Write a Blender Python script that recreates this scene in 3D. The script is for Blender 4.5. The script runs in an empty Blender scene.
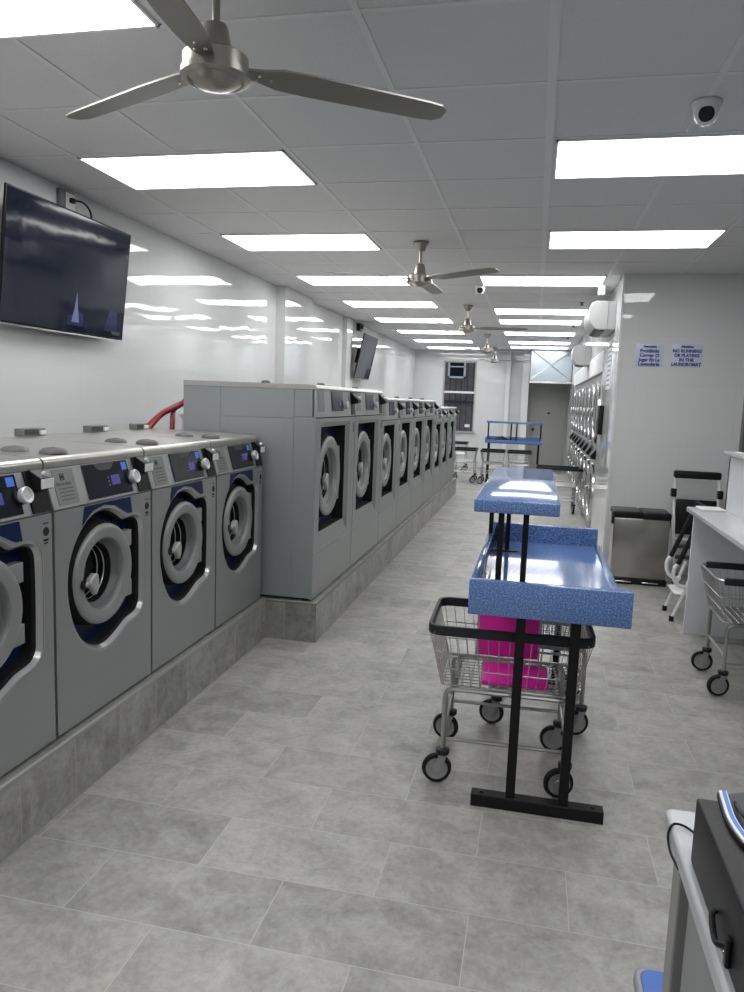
import bpy, bmesh, math, random
from mathutils import Vector, Matrix
random.seed(7)
C = bpy.context.scene.collection
PI = math.pi

# ---------------------------------------------------------------- camera, world, exposure
CAMZ = 1.558
cd = bpy.data.cameras.new('camera'); cam = bpy.data.objects.new('camera', cd); C.objects.link(cam)
R = Vector((0.97593, 0.214995, 0.036487)); U = Vector((-0.062968, 0.117641, 0.991058)); F = Vector((-0.20878, 0.969504, -0.128347))
M = Matrix(((R.x, U.x, -F.x, 0), (R.y, U.y, -F.y, 0), (R.z, U.z, -F.z, CAMZ), (0, 0, 0, 1)))
cam.matrix_world = M
cd.sensor_fit = 'HORIZONTAL'; cd.sensor_width = 36; cd.lens = 741.26 * 36 / 744; cd.clip_start = .05
bpy.context.scene.camera = cam
world = bpy.data.worlds.new('world'); bpy.context.scene.world = world; world.use_nodes = True
world.node_tree.nodes['Background'].inputs[0].default_value = (.75, .85, 1, 1)
world.node_tree.nodes['Background'].inputs[1].default_value = .85
vs = bpy.context.scene.view_settings
vs.view_transform = 'Standard'; vs.look = 'None'; vs.gamma = 1; vs.use_curve_mapping = False; vs.exposure = 0.0
PANEL_STRENGTH = 9.0
bpy.context.scene.cycles.max_bounces = 8
bpy.context.scene.cycles.use_denoising = True

# ---------------------------------------------------------------- materials
def mat(name, col, rough=.5, metal=0., emis=None, estr=0., bump=0., bscale=50., spec=.5, stretch=None, coat=0., vary=0., vscale=3.):
    m = bpy.data.materials.new(name); m.use_nodes = True
    nt = m.node_tree; b = nt.nodes['Principled BSDF']
    b.inputs['Base Color'].default_value = (*col, 1); b.inputs['Roughness'].default_value = rough
    b.inputs['Metallic'].default_value = metal; b.inputs['Specular IOR Level'].default_value = spec
    b.inputs['Coat Weight'].default_value = coat
    if emis: b.inputs['Emission Color'].default_value = (*emis, 1); b.inputs['Emission Strength'].default_value = estr
    tc = nt.nodes.new('ShaderNodeTexCoord'); mp = nt.nodes.new('ShaderNodeMapping')
    nt.links.new(tc.outputs['Object'], mp.inputs[0])
    if stretch: mp.inputs['Scale'].default_value = stretch
    if bump:
        n = nt.nodes.new('ShaderNodeTexNoise'); n.inputs['Scale'].default_value = bscale; n.inputs['Detail'].default_value = 3
        bp = nt.nodes.new('ShaderNodeBump'); bp.inputs['Strength'].default_value = bump; bp.inputs['Distance'].default_value = .01
        nt.links.new(mp.outputs[0], n.inputs[0]); nt.links.new(n.outputs[0], bp.inputs['Height']); nt.links.new(bp.outputs[0], b.inputs['Normal'])
    if vary:
        n = nt.nodes.new('ShaderNodeTexNoise'); n.inputs['Scale'].default_value = vscale; n.inputs['Detail'].default_value = 5
        mx = nt.nodes.new('ShaderNodeMix'); mx.data_type = 'RGBA'
        mx.inputs[6].default_value = (*[c * (1 - vary) for c in col], 1); mx.inputs[7].default_value = (*[min(1, c * (1 + vary)) for c in col], 1)
        nt.links.new(mp.outputs[0], n.inputs[0]); nt.links.new(n.outputs[0], mx.inputs[0]); nt.links.new(mx.outputs[2], b.inputs['Base Color'])
    return m

def stone_mat(name, sx=.6, sy=.3, off=(0, 0, 0), axes='XY', dark=(.175, .172, .163), light=(.435, .424, .40), grout=(.43, .425, .41), rough=.42, offset=.5, mortar=.0016):
    """grey stone-look porcelain tile in a running bond"""
    m = bpy.data.materials.new(name); m.use_nodes = True; nt = m.node_tree; b = nt.nodes['Principled BSDF']
    L = nt.links.new
    tc = nt.nodes.new('ShaderNodeTexCoord'); sep = nt.nodes.new('ShaderNodeSeparateXYZ'); cmb = nt.nodes.new('ShaderNodeCombineXYZ')
    L(tc.outputs['Object'], sep.inputs[0])
    idx = {'X': 0, 'Y': 1, 'Z': 2}
    L(sep.outputs[idx[axes[0]]], cmb.inputs[0]); L(sep.outputs[idx[axes[1]]], cmb.inputs[1])
    mp = nt.nodes.new('ShaderNodeMapping'); mp.inputs['Location'].default_value = off; L(cmb.outputs[0], mp.inputs[0])
    br = nt.nodes.new('ShaderNodeTexBrick'); br.offset = offset; br.offset_frequency = 2
    br.inputs['Scale'].default_value = 1; br.inputs['Brick Width'].default_value = sx; br.inputs['Row Height'].default_value = sy
    br.inputs['Mortar Size'].default_value = mortar; br.inputs['Mortar Smooth'].default_value = .1; br.inputs['Bias'].default_value = 0
    br.inputs['Color1'].default_value = (0, 0, 0, 1); br.inputs['Color2'].default_value = (1, 1, 1, 1); br.inputs['Mortar'].default_value = (.5, .5, .5, 1)
    L(mp.outputs[0], br.inputs[0])
    # shift the cloud pattern tile by tile
    add = nt.nodes.new('ShaderNodeVectorMath'); add.operation = 'MULTIPLY_ADD'
    add.inputs[1].default_value = (7, 9, 5); L(br.outputs['Color'], add.inputs[0]); L(tc.outputs['Object'], add.inputs[2])
    n1 = nt.nodes.new('ShaderNodeTexNoise'); n1.inputs['Scale'].default_value = 6.0; n1.inputs['Detail'].default_value = 9; n1.inputs['Roughness'].default_value = .68; n1.inputs['Distortion'].default_value = .5
    n2 = nt.nodes.new('ShaderNodeTexNoise'); n2.inputs['Scale'].default_value = 38; n2.inputs['Detail'].default_value = 8; n2.inputs['Roughness'].default_value = .8
    L(add.outputs[0], n1.inputs[0]); L(add.outputs[0], n2.inputs[0])
    mm = nt.nodes.new('ShaderNodeMath'); mm.operation = 'MULTIPLY_ADD'; mm.inputs[1].default_value = .45; L(n2.outputs[0], mm.inputs[0])
    m2 = nt.nodes.new('ShaderNodeMath'); m2.operation = 'MULTIPLY'; m2.inputs[1].default_value = .62; L(n1.outputs[0], m2.inputs[0]); L(m2.outputs[0], mm.inputs[2])
    m3 = nt.nodes.new('ShaderNodeMath'); m3.operation = 'MULTIPLY_ADD'; m3.inputs[1].default_value = .10; L(br.outputs['Color'], m3.inputs[0]); L(mm.outputs[0], m3.inputs[2])
    rp = nt.nodes.new('ShaderNodeValToRGB'); e = rp.color_ramp.elements
    e[0].position = .40; e[0].color = (*dark, 1); e[1].position = .74; e[1].color = (*light, 1)
    L(m3.outputs[0], rp.inputs[0])
    mx = nt.nodes.new('ShaderNodeMix'); mx.data_type = 'RGBA'; L(br.outputs['Fac'], mx.inputs[0]); L(rp.outputs[0], mx.inputs[6]); mx.inputs[7].default_value = (*grout, 1)
    L(mx.outputs[2], b.inputs['Base Color'])
    b.inputs['Roughness'].default_value = rough
    bp = nt.nodes.new('ShaderNodeBump'); bp.inputs['Strength'].default_value = .25; bp.inputs['Distance'].default_value = .004
    inv = nt.nodes.new('ShaderNodeMath'); inv.operation = 'MULTIPLY_ADD'; inv.inputs[1].default_value = -1; L(br.outputs['Fac'], inv.inputs[0]); L(mm.outputs[0], inv.inputs[2])
    L(inv.outputs[0], bp.inputs['Height']); L(bp.outputs[0], b.inputs['Normal'])
    return m

def glossy_tile(name, axes, col=(.66, .67, .675), sx=.9, sy=.45, rough=.025):
    m = bpy.data.materials.new(name); m.use_nodes = True; nt = m.node_tree; b = nt.nodes['Principled BSDF']; L = nt.links.new
    tc = nt.nodes.new('ShaderNodeTexCoord'); sep = nt.nodes.new('ShaderNodeSeparateXYZ'); cmb = nt.nodes.new('ShaderNodeCombineXYZ')
    L(tc.outputs['Object'], sep.inputs[0]); idx = {'X': 0, 'Y': 1, 'Z': 2}
    L(sep.outputs[idx[axes[0]]], cmb.inputs[0]); L(sep.outputs[idx[axes[1]]], cmb.inputs[1])
    br = nt.nodes.new('ShaderNodeTexBrick'); br.offset = .5
    br.inputs['Scale'].default_value = 1; br.inputs['Brick Width'].default_value = sx; br.inputs['Row Height'].default_value = sy
    br.inputs['Mortar Size'].default_value = .0018; br.inputs['Mortar Smooth'].default_value = .2
    br.inputs['Color1'].default_value = (*col, 1); br.inputs['Color2'].default_value = (*[c * .985 for c in col], 1); br.inputs['Mortar'].default_value = (*[c * .9 for c in col], 1)
    L(cmb.outputs[0], br.inputs[0]); L(br.outputs['Color'], b.inputs['Base Color'])
    b.inputs['Roughness'].default_value = rough; b.inputs['Specular IOR Level'].default_value = .55
    # every glazed tile lies slightly differently and is slightly wavy
    n = nt.nodes.new('ShaderNodeTexNoise'); n.inputs['Scale'].default_value = 3.0; n.inputs['Detail'].default_value = 1; L(tc.outputs['Object'], n.inputs[0])
    bp = nt.nodes.new('ShaderNodeBump'); bp.inputs['Strength'].default_value = .12; bp.inputs['Distance'].default_value = .02
    L(n.outputs[0], bp.inputs['Height']); L(bp.outputs[0], b.inputs['Normal'])
    return m

def speckle_mat(name):
    m = bpy.data.materials.new(name); m.use_nodes = True; nt = m.node_tree; b = nt.nodes['Principled BSDF']; L = nt.links.new
    tc = nt.nodes.new('ShaderNodeTexCoord')
    n = nt.nodes.new('ShaderNodeTexNoise'); n.inputs['Scale'].default_value = 170; n.inputs['Detail'].default_value = 3; n.inputs['Roughness'].default_value = .7
    L(tc.outputs['Object'], n.inputs[0])
    rp = nt.nodes.new('ShaderNodeValToRGB'); e = rp.color_ramp.elements
    e[0].position = .34; e[0].color = (.045, .09, .25, 1); e[1].position = .72; e[1].color = (.34, .46, .70, 1)
    k = e.new(.52); k.color = (.115, .215, .47, 1)
    L(n.outputs[0], rp.inputs[0]); L(rp.outputs[0], b.inputs['Base Color'])
    b.inputs['Roughness'].default_value = .09; b.inputs['Specular IOR Level'].default_value = .55
    return m

m_floor = stone_mat('floor_stone_tile', .6, .298, (.105, -2.127 + .298 * 100, 0), 'XY')
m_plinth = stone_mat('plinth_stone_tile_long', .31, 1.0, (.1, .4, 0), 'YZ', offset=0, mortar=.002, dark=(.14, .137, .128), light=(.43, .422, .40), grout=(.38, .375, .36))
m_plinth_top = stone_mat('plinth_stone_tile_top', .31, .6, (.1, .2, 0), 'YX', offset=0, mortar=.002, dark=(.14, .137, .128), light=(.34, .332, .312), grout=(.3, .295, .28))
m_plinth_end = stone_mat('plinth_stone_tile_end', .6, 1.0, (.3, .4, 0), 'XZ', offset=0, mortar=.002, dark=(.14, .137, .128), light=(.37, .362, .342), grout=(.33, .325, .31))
m_wall_yz = glossy_tile('glazed_white_tile_side', 'YZ')
m_wall_xz = glossy_tile('glazed_white_tile_end', 'XZ')
m_wall_paint = mat('white_paint', (.72, .73, .74), .5, bump=.05)
m_ceil = mat('ceiling_tile', (.70, .70, .71), .9, bump=.3, bscale=120, vary=.03, vscale=1.2)
m_grid = mat('ceiling_grid_white', (.74, .74, .75), .5, vary=.02)
m_light = mat('light_diffuser', (.9, .9, .9), .4, emis=(.985, .992, .988), estr=PANEL_STRENGTH)
m_lframe = mat('light_frame_white', (.8, .8, .8), .4, vary=.02)
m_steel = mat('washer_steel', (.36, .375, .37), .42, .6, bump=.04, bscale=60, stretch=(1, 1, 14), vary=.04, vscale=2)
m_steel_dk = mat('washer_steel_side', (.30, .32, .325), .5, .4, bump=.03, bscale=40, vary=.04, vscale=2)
m_lid = mat('washer_lid_steel', (.52, .505, .475), .30, .85, bump=.03, bscale=60, stretch=(14, 1, 1), vary=.04)
m_ring = mat('door_ring_silver', (.31, .32, .32), .42, .35, vary=.03)
m_chrome = mat('chrome', (.62, .62, .62), .22, 1, vary=.02)
m_flange = mat('polished_flange', (.55, .56, .56), .30, .8, vary=.02)
m_navy = mat('navy_panel', (.006, .017, .07), .32, spec=.2, vary=.1)
m_black = mat('black_plastic', (.010, .010, .011), .38, spec=.2, vary=.1)
m_blackmatte = mat('black_rubber', (.014, .014, .015), .75, spec=.2, vary=.1)
m_bowl = mat('door_glass', (.012, .013, .015), .08, vary=.1, spec=.3)
m_bowlring = mat('door_inner_grey', (.16, .165, .167), .45, .2, vary=.05)
m_disp = mat('display_dark', (.016, .019, .026), .14, spec=.2, vary=.1)
m_blue_led = mat('blue_backlit_icon', (.03, .09, .36), .3, emis=(.06, .20, .8), estr=.35)
m_violet_led = mat('violet_lcd', (.04, .035, .2), .3, emis=(.12, .10, .5), estr=.22)
m_label = mat('grey_label', (.22, .225, .225), .5, .2, vary=.08, vscale=40)
m_unit = mat('dimmed_white_casing', (.40, .41, .41), .4, vary=.03)  # white casing, base colour darkened because the ceiling lights close by overexpose it
m_white = mat('white_plastic', (.74, .74, .74), .35, vary=.02)
m_knob = mat('silver_knob', (.62, .62, .62), .3, .3, vary=.02)
m_ink = mat('black_ink', (.01, .01, .012), .6, vary=.05)
m_greyink = mat('grey_ink', (.09, .09, .09), .6, vary=.05)
m_handle = mat('satin_grey_handle', (.42, .42, .41), .35, .3, vary=.03)
m_cap = mat('cap_grey', (.10, .10, .10), .5, vary=.05)
m_darkgrey = mat('dark_grey_plastic', (.042, .044, .046), .5, vary=.08)
m_midgrey = mat('mid_grey_plastic', (.16, .16, .16), .5, vary=.08)
m_speckle = speckle_mat('blue_speckled_laminate')
m_blackmetal = mat('black_powder_coat', (.009, .009, .010), .45, spec=.2, bump=.1, bscale=300, vary=.1)
m_nickel = mat('brushed_nickel', (.36, .34, .31), .30, .85, bump=.03, bscale=80, vary=.04)
m_blade = mat('fan_blade_nickel', (.26, .25, .235), .38, .7, vary=.05)
m_wire = mat('chrome_wire', (.45, .45, .44), .28, .9, vary=.05)
m_bumper = mat('dark_grey_bumper', (.022, .025, .029), .4, spec=.2, vary=.1)
m_pink = mat('pink_plastic', (.88, .015, .42), .4, vary=.04)
m_wheel = mat('grey_wheel', (.30, .30, .30), .45, .2, vary=.05)
m_red = mat('red_rubber_hose', (.22, .012, .016), .4, vary=.1)
m_tvscreen = mat('tv_screen_glass', (.004, .005, .010), .07, emis=(.006, .010, .025), estr=.5, bump=.2, bscale=2.5, spec=.33)
m_gulf = mat('tv_glow', (.05, .05, .1), .2, emis=(.14, .17, .34), estr=.55)
m_tvblue = mat('tv_dim_blue', (.01, .01, .03), .12, emis=(.008, .012, .045), estr=.9)
m_duct = mat('galvanised_duct', (.40, .45, .49), .28, .92, vary=.2, vscale=3)
m_doorgrey = mat('door_grey_paint', (.31, .31, .29), .5, vary=.03)
m_binsteel = mat('bin_brushed_steel', (.40, .39, .37), .24, 1.0, bump=.04, bscale=60, stretch=(1, 1, .05), vary=.04)
m_desk = mat('desk_white_laminate', (.66, .67, .69), .35, vary=.02)
m_desktop = mat('desk_grey_top', (.50, .51, .53), .22, vary=.05)
m_cnt_top = mat('counter_grey_laminate', (.48, .49, .51), .35, vary=.12, vscale=12)
m_cnt_body = mat('counter_dark_grey', (.27, .27, .265), .45, vary=.05)
m_cnt_panel = mat('counter_stone_panel', (.26, .275, .27), .5, vary=.15, vscale=8)
m_box = mat('black_enamel', (.014, .014, .015), .42, spec=.2, bump=.05, bscale=300, vary=.05)
m_stoolblue = mat('blue_plastic', (.035, .13, .48), .4, vary=.05)
m_cableblue = mat('bright_blue_band', (.06, .20, .62), .4, vary=.04)
m_signface = mat('sign_lavender', (.56, .60, .76), .3, vary=.03)
m_signink = mat('sign_navy_ink', (.02, .03, .20), .5, vary=.05)
m_paper = mat('paper', (.8, .8, .78), .6, vary=.03)
m_pinkpaper = mat('pink_paper', (.8, .42, .42), .6, vary=.03)
m_yellow = mat('pale_yellow_card', (.8, .78, .5), .6, vary=.03)
m_winglass = bpy.data.materials.new('window_glass'); m_winglass.use_nodes = True
_b = m_winglass.node_tree.nodes['Principled BSDF']; _b.inputs['Transmission Weight'].default_value = 1; _b.inputs['Roughness'].default_value = 0; _b.inputs['IOR'].default_value = 1.02
m_fence = stone_mat('weathered_wall_boards', 3.0, .16, (0, 0, 0), 'ZX', dark=(.09, .08, .078), light=(.20, .175, .165), grout=(.05, .045, .04), mortar=.012)
m_winframe = mat('window_frame_grey', (.42, .42, .40), .5, vary=.03)
m_cloth = mat('navy_cloth', (.01, .015, .05), .9, bump=.4, bscale=30, vary=.2)

# ---------------------------------------------------------------- mesh helpers
class MB:
    def __init__(s): s.v = []; s.f = []; s.m = []; s.cur = 0
    def add(s, vs, fs):
        o = len(s.v); s.v += [tuple(v) for v in vs]; s.f += [tuple(i + o for i in f) for f in fs]; s.m += [s.cur] * len(fs); return s
    def mi(s, i): s.cur = i; return s
    def box(s, a, b, rot=None, bev=0):
        x0, y0, z0 = [min(p, q) for p, q in zip(a, b)]; x1, y1, z1 = [max(p, q) for p, q in zip(a, b)]
        vs = [(x0, y0, z0), (x1, y0, z0), (x1, y1, z0), (x0, y1, z0), (x0, y0, z1), (x1, y0, z1), (x1, y1, z1), (x0, y1, z1)]
        fs = [(0, 3, 2, 1), (4, 5, 6, 7), (0, 1, 5, 4), (1, 2, 6, 5), (2, 3, 7, 6), (3, 0, 4, 7)]
        if bev:
            bm = bmesh.new(); bvs = [bm.verts.new(v) for v in vs]
            for f in fs: bm.faces.new([bvs[i] for i in f])
            bmesh.ops.bevel(bm, geom=bm.edges[:], offset=bev, segments=3, profile=.5, affect='EDGES')
            bm.verts.index_update(); vs = [tuple(v.co) for v in bm.verts]; fs = [tuple(v.index for v in f.verts) for f in bm.faces]; bm.free()
        if rot: vs = [tuple(rot @ Vector(v)) for v in vs]
        return s.add(vs, fs)
    def prism(s, poly, axis, a, b):
        """extrude a 2D polygon; axis 'x': poly=(y,z), 'y': poly=(x,z), 'z': poly=(x,y)"""
        def P(p, t): return {'x': (t, p[0], p[1]), 'y': (p[0], t, p[1]), 'z': (p[0], p[1], t)}[axis]
        n = len(poly); vs = [P(p, a) for p in poly] + [P(p, b) for p in poly]
        fs = [tuple(range(n)), tuple(range(2 * n - 1, n - 1, -1))] + [(i, i + n, (i + 1) % n + n, (i + 1) % n) for i in range(n)]
        return s.add(vs, fs)
    def tube(s, pts, r, n=8, closed=False, caps=True):
        pts = [Vector(p) for p in pts]; rs = r if isinstance(r, (list, tuple)) else [r] * len(pts)
        N = len(pts); rings = []; prev = None
        for i, p in enumerate(pts):
            if closed: t = (pts[(i + 1) % N] - pts[i - 1])
            else: t = (pts[min(i + 1, N - 1)] - pts[max(i - 1, 0)])
            t.normalize()
            if prev is None:
                u = t.cross(Vector((0, 0, 1)));
                if u.length < .05: u = t.cross(Vector((0, 1, 0)))
                u.normalize()
            else:
                u = prev - t * prev.dot(t)
                if u.length < 1e-5: u = t.orthogonal()
                u.normalize()
            prev = u; w = t.cross(u)
            rings.append([p + (u * math.cos(2 * PI * k / n) + w * math.sin(2 * PI * k / n)) * rs[i] for k in range(n)])
        vs = [q for rg in rings for q in rg]; fs = []
        for i in range(N if closed else N - 1):
            j = (i + 1) % N
            for k in range(n): fs.append((i * n + k, i * n + (k + 1) % n, j * n + (k + 1) % n, j * n + k))
        if caps and not closed: fs += [tuple(range(n - 1, -1, -1)), tuple((N - 1) * n + k for k in range(n))]
        return s.add(vs, fs)
    def lathe(s, prof, c=(0, 0, 0), axis='z', n=32, cap=False, arc=(0, 1)):
        """prof = (radius, height along axis)"""
        full = arc == (0, 1); m_ = n if full else n + 1; vs = []; fs = []
        for r_, h in prof:
            for k in range(m_):
                a = 2 * PI * (arc[0] + (arc[1] - arc[0]) * k / n); p, q = r_ * math.cos(a), r_ * math.sin(a)
                vs.append({'z': (c[0] + p, c[1] + q, c[2] + h), 'x': (c[0] + h, c[1] + p, c[2] + q), 'y': (c[0] + q, c[1] + h, c[2] + p)}[axis])
        for i in range(len(prof) - 1):
            for k in range(n):
                kk = (k + 1) % m_
                fs.append((i * m_ + k, i * m_ + kk, (i + 1) * m_ + kk, (i + 1) * m_ + k))
        if cap: fs += [tuple(range(m_ - 1, -1, -1)), tuple((len(prof) - 1) * m_ + k for k in range(m_))]
        return s.add(vs, fs)
    def build(s, name, ms, parent=None, smooth=True, ang=35, bev=0, loc=None, rotz=0):
        me = bpy.data.meshes.new(name); me.from_pydata(s.v, [], s.f)
        for m_ in (ms if isinstance(ms, (list, tuple)) else [ms]): me.materials.append(m_)
        for p, i in zip(me.polygons, s.m): p.material_index = i
        bm = bmesh.new(); bm.from_mesh(me); bmesh.ops.recalc_face_normals(bm, faces=bm.faces); bm.to_mesh(me); bm.free()
        if smooth:
            me.polygons.foreach_set('use_smooth', [True] * len(me.polygons)); me.set_sharp_from_angle(angle=math.radians(ang))
        o = bpy.data.objects.new(name, me); C.objects.link(o)
        if parent: o.parent = parent
        if loc: o.location = loc
        if rotz: o.rotation_euler.z = rotz
        if bev:
            bv = o.modifiers.new('bevel', 'BEVEL'); bv.width = bev; bv.segments = 2; bv.limit_method = 'ANGLE'; bv.angle_limit = math.radians(40)
        return o

def plate_with_hole(outer, hole, x, mb):
    """planar face in the YZ plane at x between an outline and a hole"""
    bm = bmesh.new(); es = []
    for lp in (outer, hole):
        vs = [bm.verts.new((x, p[0], p[1])) for p in lp]
        es += [bm.edges.new((vs[i], vs[(i + 1) % len(vs)])) for i in range(len(vs))]
    bmesh.ops.triangle_fill(bm, use_beauty=True, use_dissolve=False, edges=es)
    bm.verts.index_update(); mb.add([tuple(v.co) for v in bm.verts], [tuple(v.index for v in f.verts) for f in bm.faces]); bm.free()

def band(mb, loopA, xa, loopB, xb):
    n = len(loopA); mb.add([(xa, p[0], p[1]) for p in loopA] + [(xb, p[0], p[1]) for p in loopB], [(i, (i + 1) % n, (i + 1) % n + n, i + n) for i in range(n)])

def smooth_loop(pts, k=3):
    out = []; n = len(pts)
    for i in range(n):
        p0, p1, p2, p3 = pts[i - 1], pts[i], pts[(i + 1) % n], pts[(i + 2) % n]
        for j in range(k):
            t = j / k
            out.append(tuple(.5 * (2 * p1[a] + (p2[a] - p0[a]) * t + (2 * p0[a] - 5 * p1[a] + 4 * p2[a] - p3[a]) * t * t + (3 * p1[a] - p0[a] - 3 * p2[a] + p3[a]) * t ** 3) for a in (0, 1)))
    return out

def inset_loop(lp, d):
    n = len(lp); area = sum(lp[i][0] * lp[(i + 1) % n][1] - lp[(i + 1) % n][0] * lp[i][1] for i in range(n)); s = 1 if area > 0 else -1; out = []
    for i in range(n):
        a, b = lp[i - 1], lp[(i + 1) % n]; tx, ty = b[0] - a[0], b[1] - a[1]; L = math.hypot(tx, ty) or 1
        out.append((lp[i][0] - s * ty / L * d, lp[i][1] + s * tx / L * d))
    return out

def thing(name, label, cat, loc=(0, 0, 0), rotz=0, group=None):
    o = bpy.data.objects.new(name, None); C.objects.link(o); o.empty_display_size = .1
    o.location = loc; o.rotation_euler = (0, 0, rotz); return tag(o, label, cat, group)
def tag(o, label, cat, group=None):
    o['label'] = label; o['category'] = cat
    if group: o['group'] = group
    return o
def struct(o): o['kind'] = 'structure'; return o
def kids(o): return [c for c in list(C.objects) if c.parent == o]
def dup(o, parent=None):
    c = o.copy(); C.objects.link(c); c.parent = parent
    for ch in kids(o): dup(ch, c)
    return c
def text_part(name, txt, size, m, parent, loc, rot, ext=.0008, align='CENTER', sx=1.0, bold=0):
    cu = bpy.data.curves.new(name, 'FONT'); cu.body = txt; cu.size = size; cu.align_x = align; cu.align_y = 'CENTER'; cu.extrude = ext; cu.offset = bold; cu.resolution_u = 2
    t = bpy.data.objects.new(name, cu); C.objects.link(t); dg = bpy.context.evaluated_depsgraph_get()
    me = bpy.data.meshes.new_from_object(t.evaluated_get(dg)); bpy.data.objects.remove(t); bpy.data.curves.remove(cu)
    me.materials.clear(); me.materials.append(m)
    o = bpy.data.objects.new(name, me); C.objects.link(o); o.parent = parent; o.location = loc; o.rotation_euler = rot; o.scale = (sx, 1, 1); return o
FACE_X = (PI / 2, 0, PI / 2)      # text read from +x looking to -x
FACE_CAM = (PI / 2, 0, 0)         # text read from -y looking to +y
def arc_pts(c, r, a0, a1, n=8, plane='xz', other=0):
    out = []
    for i in range(n + 1):
        a = a0 + (a1 - a0) * i / n; p, q = c[0] + r * math.cos(a), c[1] + r * math.sin(a)
        out.append({'xz': (p, other, q), 'xy': (p, q, other), 'yz': (other, p, q)}[plane])
    return out
def round_rect(cx, cy, w, h, r, n=5):
    pts = []
    for (sx, sy, a0) in ((1, 1, 0), (-1, 1, PI / 2), (-1, -1, PI), (1, -1, 1.5 * PI)):
        for i in range(n + 1):
            a = a0 + PI / 2 * i / n; pts.append((cx + sx * (w / 2 - r) + r * math.cos(a), cy + sy * (h / 2 - r) + r * math.sin(a)))
    return pts

# ---------------------------------------------------------------- room shell
CZ = 2.82; YF = 18.4; XL = -3.0; XR = .73; YB = -3.5; XE = 5.6
struct(MB().box((-3.3, YB - .2, -.1), (XE + .2, YF + .2, 0)).build('floor', m_floor, smooth=False))
struct(MB().box((-3.3, YB - .2, CZ), (XE + .2, YF + .2, CZ + .1)).build('ceiling', m_ceil, smooth=False))
gx = [-2.55, -1.95, -1.33, -.655, -.02, .6, 1.22, 1.84, 2.46, 3.08, 3.7, 4.32, 4.94]
mb = MB()
for i, x in enumerate(gx):
    w = .018 if abs(x + .02) < .01 else .012
    mb.box((x - w, YB, CZ - .004), (x + w, YF, CZ))
k = -12
while 3.79 + .63 * k < YF:
    y = 3.79 + .63 * k
    if y > YB: mb.box((XL, y - .011, CZ - .0035), (XE, y + .011, CZ))
    k += 1
struct(mb.build('trim_1', m_grid, smooth=False))
# left wall with two shallow piers
struct(MB().box((XL - .2, YB, 0), (XL, YF, CZ)).build('wall_left', m_wall_yz, smooth=False))
struct(MB().box((XL, 8.30, 0), (-2.885, 9.35, CZ)).build('wall_left_pier', m_wall_yz, smooth=False))
struct(MB().box((XL, 11.35, 0), (-2.935, 11.72, CZ)).build('wall_left_second_pier', m_wall_yz, smooth=False))
# far wall with the window hole
wx0, wx1, wz0, wz1 = -2.28, -1.47, .88, 2.58
mb = MB()
mb.box((-3.2, YF, 0), (wx0, YF + .2, CZ)); mb.box((wx1, YF, 0), (-.1, YF + .2, CZ)); mb.box((wx0, YF, 0), (wx1, YF + .2, wz0)); mb.box((wx0, YF, wz1), (wx1, YF + .2, CZ)); mb.box((-.1, YF, 0), (1.6, YF + .2, CZ))
struct(mb.build('wall_far', m_wall_xz, smooth=False))
struct(MB().box((-.36, 17.9, 0), (-.2, YF, CZ), bev=.005).build('wall_far_pier', m_wall_xz, smooth=False))
struct(MB().box((-.75, 18.28, 0), (-.66, YF, CZ)).build('trim_2', m_wall_paint, smooth=False))
# right wall: facing block with the signs, strip before the dryers, header above them, wall beyond
struct(MB().box((XR, 7.5, 0), (XE + .2, 7.7, CZ)).build('wall_right_front', m_wall_xz, smooth=False))
struct(MB().box((XR, 7.7, 0), (XR + .1, 9.2, CZ)).build('wall_right', m_wall_yz, smooth=False))
struct(MB().box((XR, 9.2, 2.24), (XR + .1, 15.72, CZ)).build('wall_right_above_dryers', m_wall_yz, smooth=False))
struct(MB().box((XR - .012, 9.0, 1.985), (XR + .1, 15.72, 2.235)).build('trim_3', m_wall_paint, smooth=False, bev=.003))
struct(MB().box((XR, 15.72, 0), (XR + .1, YF, CZ)).build('wall_right_far', m_wall_yz, smooth=False))
struct(MB().box((XR + .1, 9.1, 0), (XR + .87, 9.2, 2.24)).build('wall_dryer_room', m_wall_paint, smooth=False))
struct(MB().box((1.6, 9.2, 0), (1.7, YF, CZ)).build('wall_dryer_back', m_wall_paint, smooth=False))
struct(MB().box((XE, YB, 0), (XE + .2, 7.5, CZ)).build('wall_side', m_wall_yz, smooth=False))
struct(MB().box((XL - .2, YB - .2, 0), (XE + .2, YB, CZ)).build('wall_back', m_wall_xz, smooth=False))
struct(MB().box((XR - .006, 7.488, 0), (XR + .012, 7.5, CZ)).build('trim_4', m_wall_paint, smooth=False))
# window in the far wall
fr = MB()
t = .035
fr.box((wx0, YF - .02, wz0), (wx0 + t, YF + .1, wz1)); fr.box((wx1 - t, YF - .02, wz0), (wx1, YF + .1, wz1))
fr.box((wx0, YF - .02, wz1 - t), (wx1, YF + .1, wz1)); fr.box((wx0 - .03, YF - .05, wz0 - .04), (wx1 + .03, YF + .1, wz0))
w1 = struct(fr.build('window_1', m_winframe, smooth=False, bev=.004))
MB().box((wx0 + t, YF + .0, 1.80), (wx1 - t, YF + .07, 1.85)).build('window_rail', m_white, w1, bev=.004)
MB().box((wx0 + t, YF + .04, 1.85), (wx1 - t, YF + .046, wz1 - t)).build('upper_pane', m_winglass, w1, smooth=False)
MB().box((wx0 + t, YF + .05, wz0), (wx1 - t, YF + .056, 1.80)).build('lower_pane', m_winglass, w1, smooth=False)
struct(MB().box((-4.5, 21.0, -.5), (.5, 21.2, 4.5)).build('wall_outside', m_fence, smooth=False))
struct(MB().box((-4.5, 20.95, 1.55), (.5, 21.0, 1.63)).build('trim_10', m_darkgrey, smooth=False))
ow = MB(); ox0, ox1, oz0, oz1 = -2.47, -1.98, 2.25, 3.0
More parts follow.
